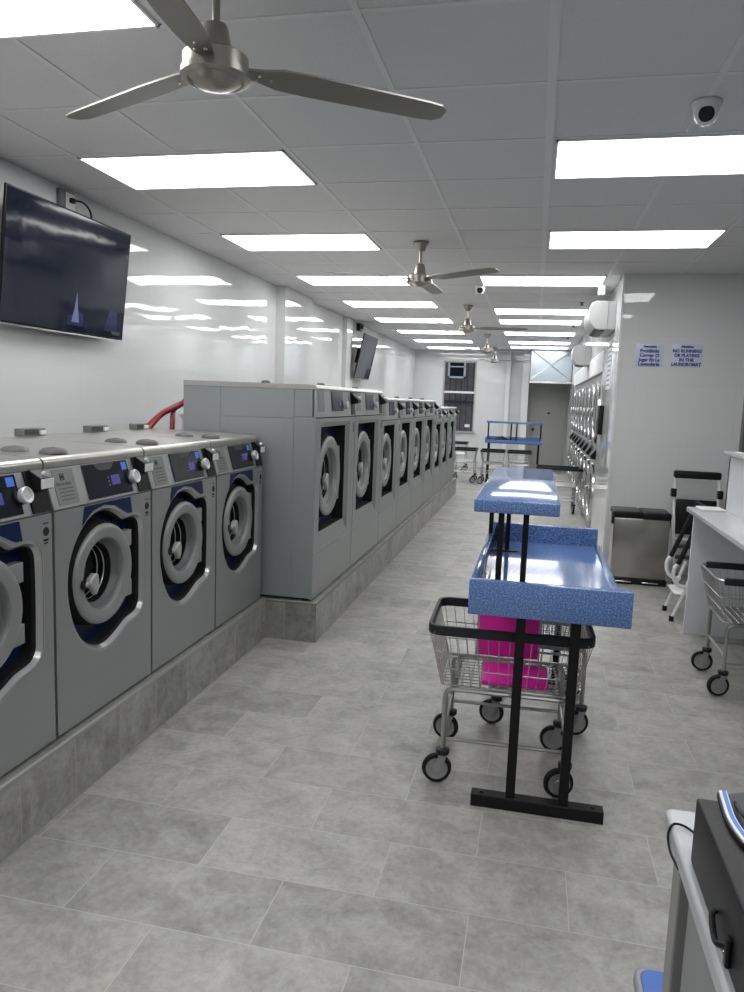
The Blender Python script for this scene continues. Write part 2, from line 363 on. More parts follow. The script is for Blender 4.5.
for a, b in (((ox0, oz0), (ox1, oz0 + .05)), ((ox0, oz1 - .05), (ox1, oz1)), ((ox0, oz0), (ox0 + .05, oz1)), ((ox1 - .05, oz0), (ox1, oz1)), ((ox0, 2.55), (ox1, 2.58))):
    ow.box((a[0], 20.93, a[1]), (b[0], 21.0, b[1]))
w2 = struct(ow.build('window_2', m_white, smooth=False))
MB().box((ox0 + .05, 20.96, oz0 + .05), (ox1 - .05, 20.98, oz1 - .05)).build('pane', m_disp, w2, smooth=False)
tag(MB().box((-1.70, YF + .052, .98), (-1.58, YF + .057, 1.05)).build('window_sticker', m_paper, smooth=False), 'small white sticker low on the pane of the far window', 'sticker').location = (0, -.004, 0)
# sheet metal duct and grey door at the far right
d = thing('air_duct', 'bluish galvanised duct box with crossed creases above the grey door', 'duct', (.26, 17.3, 2.1))
MB().box((-.44, 0, 0), (.46, 1.0, CZ - 2.1 - .005)).build('duct_body', m_duct, d, bev=.004)
cr = MB(); cr.tube([(-.43, -.002, .05), (.45, -.002, .70)], .012, 6); cr.tube([(-.43, -.002, .70), (.45, -.002, .05)], .012, 6)
cr.build('crease', m_duct, d)
MB().box((-.45, -.02, -.03), (.465, .02, .01)).build('duct_flange', m_chrome, d, bev=.003)
dr = struct(MB().box((-.13, YF - .06, .0), (.70, YF - .015, 2.0), bev=.004).build('door_1', m_doorgrey))
MB().box((-.2, YF - .08, 2.0), (.73, YF, 2.12)).build('door_header', m_doorgrey, dr, bev=.004)
MB().box((-.2, YF - .08, 0), (-.13, YF, 2.0)).build('door_frame', m_doorgrey, dr, bev=.004)
MB().lathe([(.0, -.04), (.028, -.035), (.03, 0)], (.30, YF - .06, 1.40), 'y', 16).build('peephole', m_ink, dr)
MB().lathe([(.0, -.06), (.03, -.055), (.035, -.03), (.015, 0)], (-.05, YF - .06, 1.0), 'y', 16).build('door_knob', m_black, dr)

# plinths the washers stand on
PZ = .255
def plinth(name, y0, y1, x1, endtile=True):
    o = MB(); o.mi(0); o.box((XL, y0, 0), (x1, y1, PZ - .012)); o.mi(1); o.box((XL, y0 - (.0), PZ - .012), (x1 - .012, y1, PZ))
    b = struct(o.build(name, [m_plinth, m_plinth_top], smooth=False)); return b
pa = plinth('trim_5', YB, 4.43, -1.63)
pb = plinth('trim_6', 4.43, 12.98, -1.29)
struct(MB().box((-1.63, 4.424, 0), (-1.29, 4.43, PZ - .012)).build('trim_7', m_plinth_end, smooth=False))
nose = MB()
nose.tube([(-1.638, YB, PZ - .008), (-1.638, 4.415, PZ - .008)], .010, 8); nose.build('trim_8', m_steel)['kind'] = 'structure'
nose = MB(); nose.tube([(-1.63, 4.43, PZ - .008), (-1.298, 4.43, PZ - .008), (-1.298, 12.98, PZ - .008)], .009, 8); nose.build('trim_9', m_midgrey)['kind'] = 'structure'

# ---------------------------------------------------------------- ceiling lights
def light(x0, x1, y0, label, group='ceiling light panels'):
    t = thing('ceiling_light', label, 'ceiling light', ((x0 + x1) / 2, y0 + .315, CZ - .006), group=group)
    w = (x1 - x0) / 2 - .012; h = .315 - .012
    f = MB()
    for a, b in (((-w, -h), (w, -h + .012)), ((-w, h - .012), (w, h)), ((-w, -h), (-w + .012, h)), ((w - .012, -h), (w, h))): f.box((*a, -.006), (*b, .0055))
    f.build('light_frame', m_lframe, t, smooth=False)
    MB().box((-w + .012, -h + .012, -.003), (w - .012, h - .012, .004)).build('diffuser', m_light, t, smooth=False)
ordn = ['nearest', 'second', 'third', 'fourth', 'fifth', 'sixth', 'seventh', 'eighth', 'ninth']
light(-2.55, -1.34, 3.79 - 3 * 1.89, 'white light panel in the ceiling behind the viewpoint, left column, farther back')
light(-2.55, -1.34, 3.79 - 2 * 1.89, 'white light panel in the ceiling behind the viewpoint, left column')
light(-2.55, -1.34, 3.79 - 1.89, 'glowing ceiling panel cut off by the top left corner, beside the nearest fan blade')
Ll = ['glowing ceiling panel left of the nearest fan, largest whole panel of the left column',
      'second whole ceiling panel in the left column, between the nearest and the second fan',
      "third whole ceiling panel in the left column, behind the second fan's left blade",
      'fourth whole ceiling panel in the left column, just beyond the second fan',
      'fifth whole ceiling panel in the left column, above the second television',
      'sixth whole ceiling panel in the left column, level with the third fan',
      'seventh whole ceiling panel in the left column, last but one before the far wall',
      'last ceiling panel in the left column, thin strip near the far wall']
for i in range(8): light(-2.55, -1.34, 3.79 + 1.89 * i, Ll[i])
light(-.0, 1.22, 3.79 - 3 * 1.89, 'white light panel in the ceiling behind the viewpoint, right column, farther back')
light(-.0, 1.22, 3.79 - 2 * 1.89, 'white light panel in the ceiling behind the viewpoint, right column')
light(-.0, 1.22, 3.79 - 1.89, 'white light panel in the ceiling above the viewpoint, right column')
Lr = ['big glowing ceiling panel at the right edge, below the near dome camera', 'second glowing ceiling panel of the right column, in front of the sign wall']
for i in range(2): light(-.0, 1.22, 3.79 + 1.89 * i, Lr[i])
Lc = ['glowing ceiling panel beside the far dome camera, third on the right side', 'fourth ceiling panel on the right side, level with the near white wall unit', 'fifth ceiling panel on the right side, close behind the fourth one',
      'sixth ceiling panel on the right side, above the third fan', 'seventh ceiling panel on the right side, thin strip before the far duct', 'last ceiling panel on the right side, just before the duct']
for i, y in enumerate([7.57, 10.09, 11.35, 13.24, 15.13, 16.39]): light(-.645, .59, y, Lc[i])

# ---------------------------------------------------------------- washers
def door_assembly(root, yc, zc, r, x0, hinge_side=1, lever=True):
    """porthole door: ring, glass bowl, drum lines, handle, hinges; x0 = plane where the ring starts"""
    ri = r * .685
    MB().lathe([(r * .985, x0 - .002), (r * .975, x0 + .005), (r * .94, x0 + .012), (r * .88, x0 + .014), (r * .77, x0 + .011), (r * .71, x0 + .006), (ri, x0 - .005), (ri * .985, x0 - .03)], (0, yc, zc), 'x', 56).build('door_ring', m_ring, root)
    MB().lathe([(r * 1.0, x0 - .068), (r * 1.04, x0 - .06), (r * 1.03, x0 - .03), (r * 1.0, x0 - .008), (r * .975, x0 - .002)], (0, yc, zc), 'x', 48).build('door_gasket', m_blackmatte, root)
    MB().lathe([(ri * .985, x0 - .020), (ri * .94, x0 - .030), (ri * .86, x0 - .044)], (0, yc, zc), 'x', 48).build('inner_ring', m_bowlring, root)
    gl = MB().lathe([(ri * .865, x0 - .042), (ri * .82, x0 - .075), (ri * .76, x0 - .12), (ri * .4, x0 - .15), (.001, x0 - .155)], (0, yc, zc), 'x', 48).build('door_window', m_bowl, root)
    rg = MB()
    for q, dx in ((.775, -.070), (.745, -.098), (.56, -.138)): rg.lathe([(ri * q, x0 + dx), (ri * q + .002, x0 + dx + .003), (ri * q + .004, x0 + dx)], (0, yc, zc), 'x', 40)
    rg.build('drum_rib', m_flange, gl)
    # hinges
    for dz in (.42, -.42):
        z = zc + r * dz * 1.25
        MB().box((x0 - .04, yc + r * .62, z - r * .17), (x0 - .006, yc + r * 1.10, z + r * .17), bev=.004).build('hinge', m_ring, root)
    # pull handle on the free side
    hy, hz = yc - r * .72, zc - r * .06
    h = MB(); s = r / .21
    prof = [(-.020, .006), (-.006, .026), (.018, .040), (.036, .034), (.042, .006), (.036, -.030), (.022, -.050), (.010, -.030), (-.006, -.012)]
    h.prism([(hy + .02 + a * s, hz + b * s) for a, b in prof], 'x', x0 + .012, x0 + .040)
    h.tube([(x0 + .0, hy, hz), (x0 + .030, hy + .012, hz)], .014 * s, 12)
    h.build('door_handle', m_handle, root, bev=.006)
    MB().lathe([(.020 * s, x0 + .010), (.020 * s, x0 + .020), (.0, x0 + .022)], (0, hy - .008, hz), 'x', 20).build('handle_socket', m_black, root)

OUT = [(.314, .838), (.396, .826), (.457, .797), (.492, .778), (.547, .780), (.594, .768), (.622, .740), (.632, .684), (.633, .537), (.630, .43), (.625, .37), (.588, .328), (.503, .311), (.451, .289), (.375, .262), (.304, .256), (.225, .283), (.161, .331), (.110, .405), (.080, .501), (.074, .576), (.085, .652), (.122, .725), (.175, .783), (.235, .821)]
def make_small():
    W = .692; H = 1.055; D = .76; t0 = thing('washing_machine', '', 'washing machine')
    # cabinet shell (sides, back) behind the front plate
    b = MB(); b.prism([(-D, 0), (-.012, 0), (-.012, .862), (-.055, 1.015), (-D, 1.015)], 'y', .004, .012); b.prism([(-D, 0), (-.012, 0), (-.012, .862), (-.055, 1.015), (-D, 1.015)], 'y', W - .012, W - .004)
    b.box((-D, .01, 0), (-D + .01, W - .01, 1.015)); b.box((-D, .01, .02), (-.03, W - .01, .03)); b.box((-D, .01, .985), (-.06, W - .01, 1.0))
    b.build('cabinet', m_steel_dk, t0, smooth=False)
    lp = smooth_loop(OUT, 3); l2 = inset_loop(lp, .016)
    f = MB(); plate_with_hole([(.004, .012), (W - .004, .012), (W - .004, .862), (.004, .862)], lp, 0, f)
    band(f, lp, 0, lp, -.002)
    f.box((-.012, .004, .012), (-.001, .008, .862)); f.box((-.012, W - .008, .012), (-.001, W - .004, .862)); f.box((-.012, .004, .012), (-.001, W - .004, .018)); f.box((-.02, .004, .852), (-.001, W - .004, .862))
    f.build('front_panel', m_steel, t0)
    g = MB(); band(g, inset_loop(lp, -.006), .0006, inset_loop(lp, .004), -.002); band(g, inset_loop(lp, .004), -.002, l2, -.020)
    g.build('door_flange', m_flange, t0)
    k = MB(); l3 = inset_loop(lp, .024); band(k, l2, -.019, l3, -.030); band(k, l3, -.030, l3, -.075); k.build('rubber_seal', m_blackmatte, t0)
    n = MB(); plate_with_hole(l3, [(.322 + .17 * math.cos(q_ * PI / 24), .566 + .17 * math.sin(q_ * PI / 24)) for q_ in range(48)], -.072, n); n.build('door_surround', m_navy, t0, smooth=False)
    # navy crown between flange and control panel
    crown = [(.186, .858), (.170, .785), (.205, .812), (.245, .836), (.316, .848), (.398, .836), (.460, .806), (.495, .790), (.530, .788), (.515, .858)]
    MB().prism(crown, 'x', .0008, .0022).build('crown_panel', m_navy, t0, smooth=False)
    door_assembly(t0, .326, .566, .208, -.010)
    # control panel, leaning back
    ang = math.atan2(.043, .155)
    cp = thing('x', '', '', (0, 0, 0)); del cp['label'], cp['category']
    bpy.data.objects.remove(cp)
    def panel_pt(y, s, o=0):     # s = distance up the sloping panel, o = out of it
        return (-.000 - s * math.sin(ang) + o * math.cos(ang), y, .866 + s * math.cos(ang) + o * math.sin(ang))
    def slab(y0, y1, s0, s1, o0, o1):
        m_ = MB(); vs = [panel_pt(y, s, o) for o in (o0, o1) for s in (s0, s1) for y in (y0, y1)]
        m_.add(vs, [(0, 1, 3, 2), (4, 6, 7, 5), (0, 4, 5, 1), (2, 3, 7, 6), (0, 2, 6, 4), (1, 5, 7, 3)]); return m_
    slab(.004, W - .004, 0, .158, -.02, 0).build('control_panel', m_steel, t0, bev=.003)
    slab(.040, .165, .012, .146, 0, .0015).build('instruction_label', m_label, t0, smooth=False)
    # square emblem and maker's word on the label
    em = MB()
    for (a, c_, b_, d_) in ((.080, .105, .104, .108), (.080, .127, .104, .130), (.080, .105, .083, .130), (.101, .105, .104, .130), (.086, .1115, .098, .1235)):
        m_ = slab(a, b_, c_, d_, .0015, .0025); em.add(m_.v, m_.f)
    em.build('emblem', m_ink, t0, smooth=False)
    tx = text_part('maker_word', 'Electrolux', .022, m_greyink, t0, panel_pt(.093, .092, .002), FACE_X, .0003)
    tx.rotation_euler = (PI / 2 - ang, 0, PI / 2)
    ln = MB()
    for q in range(4):
        m_ = slab(.062, .145, .030 + q * .014, .034 + q * .014, .0015, .0021); ln.add(m_.v, m_.f)
    ln.build('label_print', m_greyink, t0, smooth=False)
    ds = slab(.225, .545, .012, .150, 0, .004).build('display', m_disp, t0, bev=.002)
    # recessed scoop at the top of the display
    sc = MB(); v = [(.30, .148), (.445, .148), (.425, .128), (.405, .120), (.34, .120), (.32, .128)]
    sc.add([panel_pt(y, s, .0046) for y, s in v], [tuple(range(6))]); sc.build('display_scoop', m_darkgrey, ds, smooth=False)
    slab(.495, .532, .110, .142, .004, .0052).build('blue_icon', m_blue_led, ds, smooth=False)
    slab(.40, .462, .055, .095, .004, .0050).build('lcd', m_violet_led, ds, smooth=False)
    bt = MB()
    for s in (.052, .068, .084):
        m_ = slab(.378, .386, s, s + .007, .004, .005); bt.add(m_.v, m_.f)
    bt.build('display_keys', m_midgrey, ds, smooth=False)
    kb = MB().lathe([(.022, 0), (.022, .014), (.028, .016), (.029, .032), (.026, .036), (.020, .035), (.018, .032), (.0, .032)], (0, 0, 0), 'x', 32).build('knob', m_knob, t0)
    kb.location = panel_pt(.545, .072, .002); kb.rotation_euler = (0, -ang, 0)
    ks = MB().lathe([(.029, 0), (.029, .010), (.024, .012)], (0, 0, 0), 'x', 32).build('knob_base', m_black, t0); ks.location = panel_pt(.535, .072, .002); ks.rotation_euler = (0, -ang, 0)
    # coin box with a hooded lock at the right end
    slab(.588, .688, .004, .156, 0, .006).build('coin_panel', m_black, t0, bev=.002)
    cb = MB(); cb.prism([(-.03, 1.020), (-.055, 1.022), (-.05, .955), (.0, .950), (.014, .953), (.016, .992)], 'y', .612, .682); cb = cb.build('coin_box', m_black, t0, bev=.003)
    MB().box((.0135, .614, .956), (.0180, .681, .990)).build('coin_plate', m_white, cb, bev=.001)
    MB().lathe([(.012, 0), (.012, .012), (.0, .014)], (-.006, .655, 1.002), 'x', 16).build('lock', m_knob, cb)
    ic = MB()
    ic.lathe([(.0, 0), (.016, 0), (.016, .001), (.0, .001)], (.0006, .655, .80), 'x', 20); ic.box((.0, .642, .828), (.0012, .668, .832)); ic.box((.0, .642, .765), (.0012, .668, .774)); ic.box((.0, .645, .756), (.0012, .665, .761))
    ic.build('warning_print', m_ink, t0, smooth=False)
    # lid with rounded nose
    pr = [(-D, 1.012), (-.045, 1.012), (-.036, 1.018), (-.036, 1.034)] + [(-.036 - .024 + .024 * math.cos(a), 1.034 + .022 * math.sin(a)) for a in [PI / 2 * q / 6 for q in range(1, 7)]] + [(-.30, 1.064), (-D, 1.068)]
    MB().prism(pr, 'y', .001, W - .001).build('lid', m_lid, t0, ang=50)
    for (x, y) in ((-.115, .165), (-.26, .135)):
        MB().lathe([(.052, 0), (.048, .010), (.036, .018), (.0, .023)], (x, y, 1.060), 'z', 24, arc=(0, 1)).build('lid_cap', m_cap, t0)
    # feet
    ft = [(-.03, .03), (-.03, W - .05), (-D + .06, .03), (-D + .06, W - .05)]
    for x, y in ft: MB().box((x - .02, y, 0.0), (x, y + .03, .022)).build('foot', m_darkgrey, t0, smooth=False)
    return t0

sm_labels = ['stainless front loader on the low plinth cut off by the left edge of the photo',
             'nearest fully visible stainless front loader on the low plinth, second from left',
             'stainless front loader on the low plinth, third from left, between two alike ones',
             'last small front loader on the low plinth, right against the tall machine']
sm = make_small(); protos = [sm]
for i in range(4):
    o = sm if i == 0 else dup(sm)
    o.location = (-1.665, 1.62 + .70 * i + .004, PZ); tag(o, sm_labels[i], 'washing machine', 'small front loading washers on the low plinth')

def make_big(W, H, name_label, r):
    D = .90; t0 = thing('washing_machine', name_label, 'washing machine', group='tall front loading washers on the high plinth')
    w0, w1 = .006, W - .006; zc = .5 * (H / 1.355) + .265; zc = .765 * H / 1.365
    py = H - .205          # bottom of the control panel
    # cabinet shell
    b = MB()
    for y0, y1 in ((w0, w0 + .012), (w1 - .012, w1)): b.box((-D, y0, .02), (-.02, y1, H - .03))
    b.box((-D, w0, .02), (-D + .01, w1, H - .03)); b.box((-D, w0, .02), (-.02, w1, .03)); b.box((-D, w0, H - .04), (-.03, w1, H - .03))
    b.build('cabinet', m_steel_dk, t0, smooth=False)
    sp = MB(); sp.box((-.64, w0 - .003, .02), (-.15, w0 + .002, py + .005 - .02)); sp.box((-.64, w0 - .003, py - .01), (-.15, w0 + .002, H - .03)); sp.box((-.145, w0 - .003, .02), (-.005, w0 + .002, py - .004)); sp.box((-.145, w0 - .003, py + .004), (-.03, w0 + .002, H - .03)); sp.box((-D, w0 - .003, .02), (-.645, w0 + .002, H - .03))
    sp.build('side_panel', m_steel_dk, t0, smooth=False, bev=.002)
    # door frame with bevelled square opening
    oy0, oy1 = .15 * W / 1.02, .815 * W / 1.02; oz0, oz1 = .42 * H / 1.365, 1.10 * H / 1.365
    out = [(w0, .30 * H / 1.365), (w1, .30 * H / 1.365), (w1, py - .006), (w0, py - .006)]
    def rect(d): return [(oy0 - d, oz0 - d * 2.0), (oy1 + d * .8, oz0 - d * 2.0), (oy1 + d * .8, oz1 + d * .7), (oy0 - d, oz1 + d * .7)]
    f = MB(); plate_with_hole(out, rect(.045), 0, f); band(f, rect(.045), 0, rect(0), -.024)
    band(f, out, 0, out, -.02)
    f.build('door_frame', m_steel, t0, smooth=False)
    f = MB(); band(f, rect(0), -.024, rect(0), -.115); f.build('opening_liner', m_blackmatte, t0, smooth=False)
    cy_, cz_ = (oy0 + oy1) / 2 - .01, (oz0 + oz1) / 2
    f = MB(); plate_with_hole(rect(-.001), [(cy_ + r * .84 * math.cos(q_ * PI / 24), cz_ + r * .84 * math.sin(q_ * PI / 24)) for q_ in range(48)], -.105, f); f.build('door_surround', m_navy, t0, smooth=False)
    MB().box((-.02, w0, .012), (-.002, w1, .30 * H / 1.365 - .004)).build('kick_panel', m_steel, t0, bev=.002)
    MB().box((-.03, w1 - .075, .31), (.001, w1 - .002, py - .01)).build('edge_strip', m_steel, t0, bev=.002)
    door_assembly(t0, cy_, cz_, r, -.045)
    # control panel
    f = MB(); f.prism([(-.03, py), (0, py), (-.018, H - .012), (-.03, H - .012)], 'y', w0, w1); f.build('control_panel', m_steel, t0, bev=.002)
    def pp(y0, y1, z0, z1, o=.002, th=.003):
        m_ = MB(); X = lambda z: -.018 * (z - py) / (H - .012 - py)
        vs = [(X(z) + oo, y, z) for oo in (o - th, o) for z in (z0, z1) for y in (y0, y1)]
        return m_.add(vs, [(0, 1, 3, 2), (4, 6, 7, 5), (0, 4, 5, 1), (2, 3, 7, 6), (0, 2, 6, 4), (1, 5, 7, 3)])
    pp(.055, .19, py + .035, H - .035).build('instruction_label', m_label, t0, smooth=False)
    dd = pp(.37 * W / 1.02, .66 * W / 1.02, py + .04, H - .035, .004).build('display', m_disp, t0, smooth=False)
    pp(.55 * W / 1.02, .59 * W / 1.02, py + .07, py + .10, .006).build('lcd', m_violet_led, dd, smooth=False)
    MB().lathe([(.020, 0), (.020, .012), (.026, .014), (.026, .028), (.02, .032), (.0, .032)], (-.008, .70 * W / 1.02, py + .08), 'x', 24).build('knob', m_knob, t0)
    pp(w1 - .12, w1 - .005, py + .01, H - .03, .003).build('coin_panel', m_black, t0, smooth=False)
    cb = MB(); cb.prism([(-.05, H - .03), (-.015, H - .032), (.045, H - .085), (.045, H - .105), (0, H - .12), (-.05, H - .12)], 'y', w1 - .10, w1 - .012); cb = cb.build('coin_box', m_black, t0, bev=.004)
    MB().box((.02, w1 - .03, H - .085), (.047, w1 - .009, H - .06), bev=.003).build('coin_plate', m_knob, cb)
    # warning print
    MB().box((0, w1 - .055, py - .12), (.0015, w1 - .03, py - .05)).build('warning_print', m_ink, t0, smooth=False)
    pr = [(-D, H - .03), (-.02, H - .03), (-.004, H - .026), (-.004, H - .014), (-.012, H - .003), (-.03, H), (-D, H + .002)]
    MB().prism(pr, 'y', .001, W - .001).build('lid', m_lid, t0, ang=50)
    for y in (.30, .62):
        MB().lathe([(.03, 0), (.03, .012), (.022, .022), (.0, .025)], (-.45 + (y - .3) * .9, y, H), 'z', 20).build('lid_cap', m_cap, t0)
    for x in (-.06, -D + .08):
        for y in (.05, W - .08): MB().lathe([(.022, 0), (.022, .02)], (x, y, 0), 'z', 12, cap=True).build('foot', m_darkgrey, t0, smooth=False)
    return t0
seams = [4.455, 5.475, 6.495, 7.405, 8.315, 9.225, 10.135, 11.035, 11.935, 12.835]
bl = ['tall front loader standing nearest on the high plinth, its whole grey side panel in view',
      'second tall front loader on the high plinth, just behind the one showing its side',
      'third tall front loader on the high plinth, first of the slightly lower ones',
      'fourth front loader along the high plinth', 'fifth front loader along the high plinth, middle of the nine', 'sixth front loader along the high plinth, last before the lower three',
      'seventh front loader on the high plinth, nearest of the three lowest at the far end', 'eighth front loader on the high plinth, last but one of the row', 'last front loader of the long row, at the far end of the high plinth']
P1 = P3 = P7 = None
for i in range(9):
    if i < 2:
        if P1 is None: o = P1 = make_big(1.02, 1.385, bl[i], .28)
        else: o = dup(P1)
    elif i < 6:
        if P3 is None: o = P3 = make_big(.91, 1.33, bl[i], .26)
        else: o = dup(P3)
    else:
        if P7 is None: o = P7 = make_big(.90, 1.235, bl[i], .245)
        else: o = dup(P7)
    o.location = (-1.33, seams[i], PZ); o['label'] = bl[i]

# boxes and hoses behind the small washers
soap = ['small dark grey supply box behind the lid of the second small washer, leftmost of three', 'small dark grey supply box behind the third small washer, middle of three', 'small dark grey supply box beside the red hoses']
for i, (y0, y1) in enumerate(((3.13, 3.30), (3.69, 3.86), (4.17, 4.31))):
    t = thing('supply_box', soap[i], 'box', (-2.40, (y0 + y1) / 2, PZ + 1.068), group='supply boxes behind the small washers')
    w = (y1 - y0) / 2
    MB().box((-.05, -w, 0), (.0, w, .036), bev=.003).build('housing', m_midgrey, t); MB().box((.0, -w + .01, .008), (.003, w - .06, .031)).build('front_plate', m_darkgrey, t, smooth=False); MB().box((.0, w - .05, .004), (.012, w - .01, .026), bev=.003).build('connector', m_white, t)
def hose(pts, r, label, m, name='hose', n=6):
    pts3 = [Vector(p) for p in pts]; out = []
    for i in range(len(pts3) - 1):
        p0 = pts3[max(i - 1, 0)]; p1 = pts3[i]; p2 = pts3[i + 1]; p3 = pts3[min(i + 2, len(pts3) - 1)]
        for j in range(n):
            t = j / n; out.append(.5 * (2 * p1 + (p2 - p0) * t + (2 * p0 - 5 * p1 + 4 * p2 - p3) * t * t + (3 * p1 - p0 - 3 * p2 + p3) * t ** 3))
    out.append(pts3[-1]); return MB().tube(out, r, 10)
tag(hose([(-2.43, 4.30, 1.27), (-2.42, 4.38, 1.34), (-2.41, 4.52, 1.42), (-2.38, 4.68, 1.47), (-2.36, 4.82, 1.53), (-2.45, 5.0, 1.56)], .020, '', m_red).build('water_hose', m_red), 'thick red rubber hose arching highest from the small washers to the tall machine', 'hose', 'red water hoses')
tag(hose([(-2.46, 4.33, 1.26), (-2.46, 4.41, 1.33), (-2.45, 4.56, 1.41), (-2.44, 4.70, 1.455), (-2.42, 4.86, 1.50), (-2.5, 5.02, 1.51)], .016, '', m_red).build('water_hose', m_red), 'thinner red hose running just under the highest red hose', 'hose', 'red water hoses')
tag(hose([(-2.36, 4.55, 1.27), (-2.37, 4.58, 1.36), (-2.40, 4.65, 1.43), (-2.42, 4.75, 1.475), (-2.48, 4.95, 1.485)], .017, '', m_red).build('water_hose', m_red), 'red hose rising steeply, rightmost of the red hoses at the washers', 'hose', 'red water hoses')
tag(hose([(-2.38, 4.75, 1.30), (-2.38, 4.77, 1.36), (-2.42, 4.82, 1.40), (-2.5, 4.95, 1.40)], .012, '', m_flange).build('water_hose', m_flange), 'thin grey hose bending up beside the tall machine', 'hose')

# ---------------------------------------------------------------- televisions
def tv(loc, w, h, tilt, label, bracket_up=False):
    t = thing('television', label, 'television', loc); t.rotation_euler = (0, tilt, 0)
    hs = MB().box((-.018, -w / 2, -h / 2), (-.003, w / 2, h / 2), bev=.003); hs.box((-.05, -w / 2 + .12, -h / 2 + .05), (-.018, w / 2 - .12, .05), bev=.006); hs.build('housing', m_black, t)
    s = MB().box((-.0035, -w / 2 + .010, -h / 2 + .018), (.0005, w / 2 - .010, h / 2 - .010)).build('screen', m_tvscreen, t, smooth=False)
    MB().box((-.01, -w / 2 + .005, -h / 2 - .004), (.002, w / 2 - .005, -h / 2 + .006), bev=.001).build('lower_trim', m_chrome, t)
    MB().box((-.16, -.12, -.12), (-.045, .12, .12), bev=.004).build('wall_bracket', m_blackmetal, t)
    return t, s
t, s = tv((-2.86, 4.225, 2.268), 1.255, .735, math.radians(6), 'big black flat television on the left wall above the small washers')
MB().prism([(.02, -.29), (.10, -.29), (.075, -.19), (.060, -.10), (.045, -.20)], 'x', .0004, .0012).build('screen_picture', m_gulf, s, smooth=False)
MB().prism([(-.02, -.31), (.14, -.31), (.14, -.24), (.10, -.22), (-.02, -.26)], 'x', .0003, .0009).build('screen_picture', m_tvblue, s, smooth=False)
MB().prism([(.38, -.31), (.54, -.31), (.53, -.18), (.44, -.16)], 'x', .0003, .0009).build('screen_picture', m_tvblue, s, smooth=False)
text_part('screen_logo', 'vevo', .055, m_midgrey, s, (.0012, .53, -.315), FACE_X, .0003)
tv((-2.79, 12.15, 2.25), 1.05, .72, math.radians(12), 'second black television farther along the left wall, above the tall machines')
# outlet boxes with cables
o = thing('outlet_box', 'grey outlet box with a black plug above the near television', 'outlet', (-3.0, 4.36, 2.735))
MB().box((0, -.09, -.06), (.03, .06, .06), bev=.004).build('box', m_midgrey, o); MB().box((.03, -.04, -.05), (.036, .05, .05), bev=.002).build('cover', m_white, o); MB().box((.036, -.01, -.01), (.062, .025, .02), bev=.004).build('plug', m_black, o)
tag(hose([(-2.94, 4.37, 2.74), (-2.91, 4.42, 2.74), (-2.90, 4.48, 2.70), (-2.91, 4.50, 2.64), (-2.93, 4.49, 2.55)], .006, '', m_black).build('power_cord', m_black), 'thin black cord hanging from the outlet to behind the near television', 'cord')
o = thing('outlet_box', 'dark outlet block at the ceiling above the far television', 'outlet', (-2.915, 11.95, 2.72))
MB().box((0, -.1, -.06), (.07, .1, .06), bev=.004).build('box', m_black, o); MB().box((.07, -.05, -.03), (.10, .05, .03), bev=.004).build('plug', m_black, o)

# ---------------------------------------------------------------- ceiling fans
def make_fan():
    t = thing('ceiling_fan', '', 'ceiling fan')
    MB().lathe([(.0, 0), (.065, 0), (.065, -.015), (.052, -.03), (.035, -.07), (.018, -.075)], (0, 0, 0), 'z', 32).build('canopy', m_nickel, t)
    MB().lathe([(.012, -.06), (.012, -.21)], (0, 0, 0), 'z', 16).build('downrod', m_nickel, t)
    MB().lathe([(.014, -.165), (.032, -.172), (.036, -.18), (.048, -.235), (.052, -.25), (.088, -.256), (.098, -.263), (.098, -.300), (.104, -.303), (.104, -.320), (.096, -.328), (.085, -.330), (.080, -.325), (.060, -.340), (.03, -.348), (.001, -.350)], (0, 0, 0), 'z', 48).build('motor', m_nickel, t)
    for k in range(3):
        a = 2 * PI * k / 3; m_ = MB(); n = 14; vs = []; fs = []
        prof = [(.09, .026), (.14, .038), (.20, .052), (.30, .056), (.45, .054), (.60, .052), (.70, .050), (.745, .044), (.77, .022)]
        top = []
        for (r_, hw) in prof:
            tw = -math.radians(10 if r_ > .15 else 4); z = -.285
            for (s, u) in ((1, 0), (-1, 0), (-1, -.006), (1, -.006)):
                x = r_; y = s * hw * math.cos(tw); zz = z + s * hw * math.sin(tw) + u
                vs.append((x * math.cos(a) - y * math.sin(a), x * math.sin(a) + y * math.cos(a), zz))
        for i in range(len(prof) - 1):
            for q in range(4): fs.append((i * 4 + q, i * 4 + (q + 1) % 4, (i + 1) * 4 + (q + 1) % 4, (i + 1) * 4 + q))
        fs += [(3, 2, 1, 0), tuple((len(prof) - 1) * 4 + q for q in range(4))]
        m_.add(vs, fs); b = m_.build('blade', m_blade, t, ang=25)
        for (r_, y) in ((.13, .015), (.13, -.015), (.17, 0)):
            x_, y_ = r_ * math.cos(a) - y * math.sin(a), r_ * math.sin(a) + y * math.cos(a)
            MB().lathe([(.006, -.294), (.005, -.298), (0, -.299)], (x_, y_, 0), 'z', 10).build('blade_screw', m_chrome, b)
    return t
fl = ['large brushed nickel ceiling fan nearest the viewer, at the top left', 'second ceiling fan, hanging beyond the second light panel', 'third ceiling fan, small, to the lower right of the second', 'fourth ceiling fan, hanging near the far window', 'last and smallest ceiling fan, lowest in the picture before the far wall']
fan = make_fan()
for i, (x, y, a) in enumerate(((-1.0, 2.20, 35), (-.975, 6.03, -34), (-.94, 9.84, 4), (-.945, 13.8, -24), (-.965, 16.9, -10))):
    o = fan if i == 0 else dup(fan); o.location = (x, y, CZ - .004); o.rotation_euler.z = math.radians(a); tag(o, fl[i], 'ceiling fan', 'ceiling fans down the middle of the room')

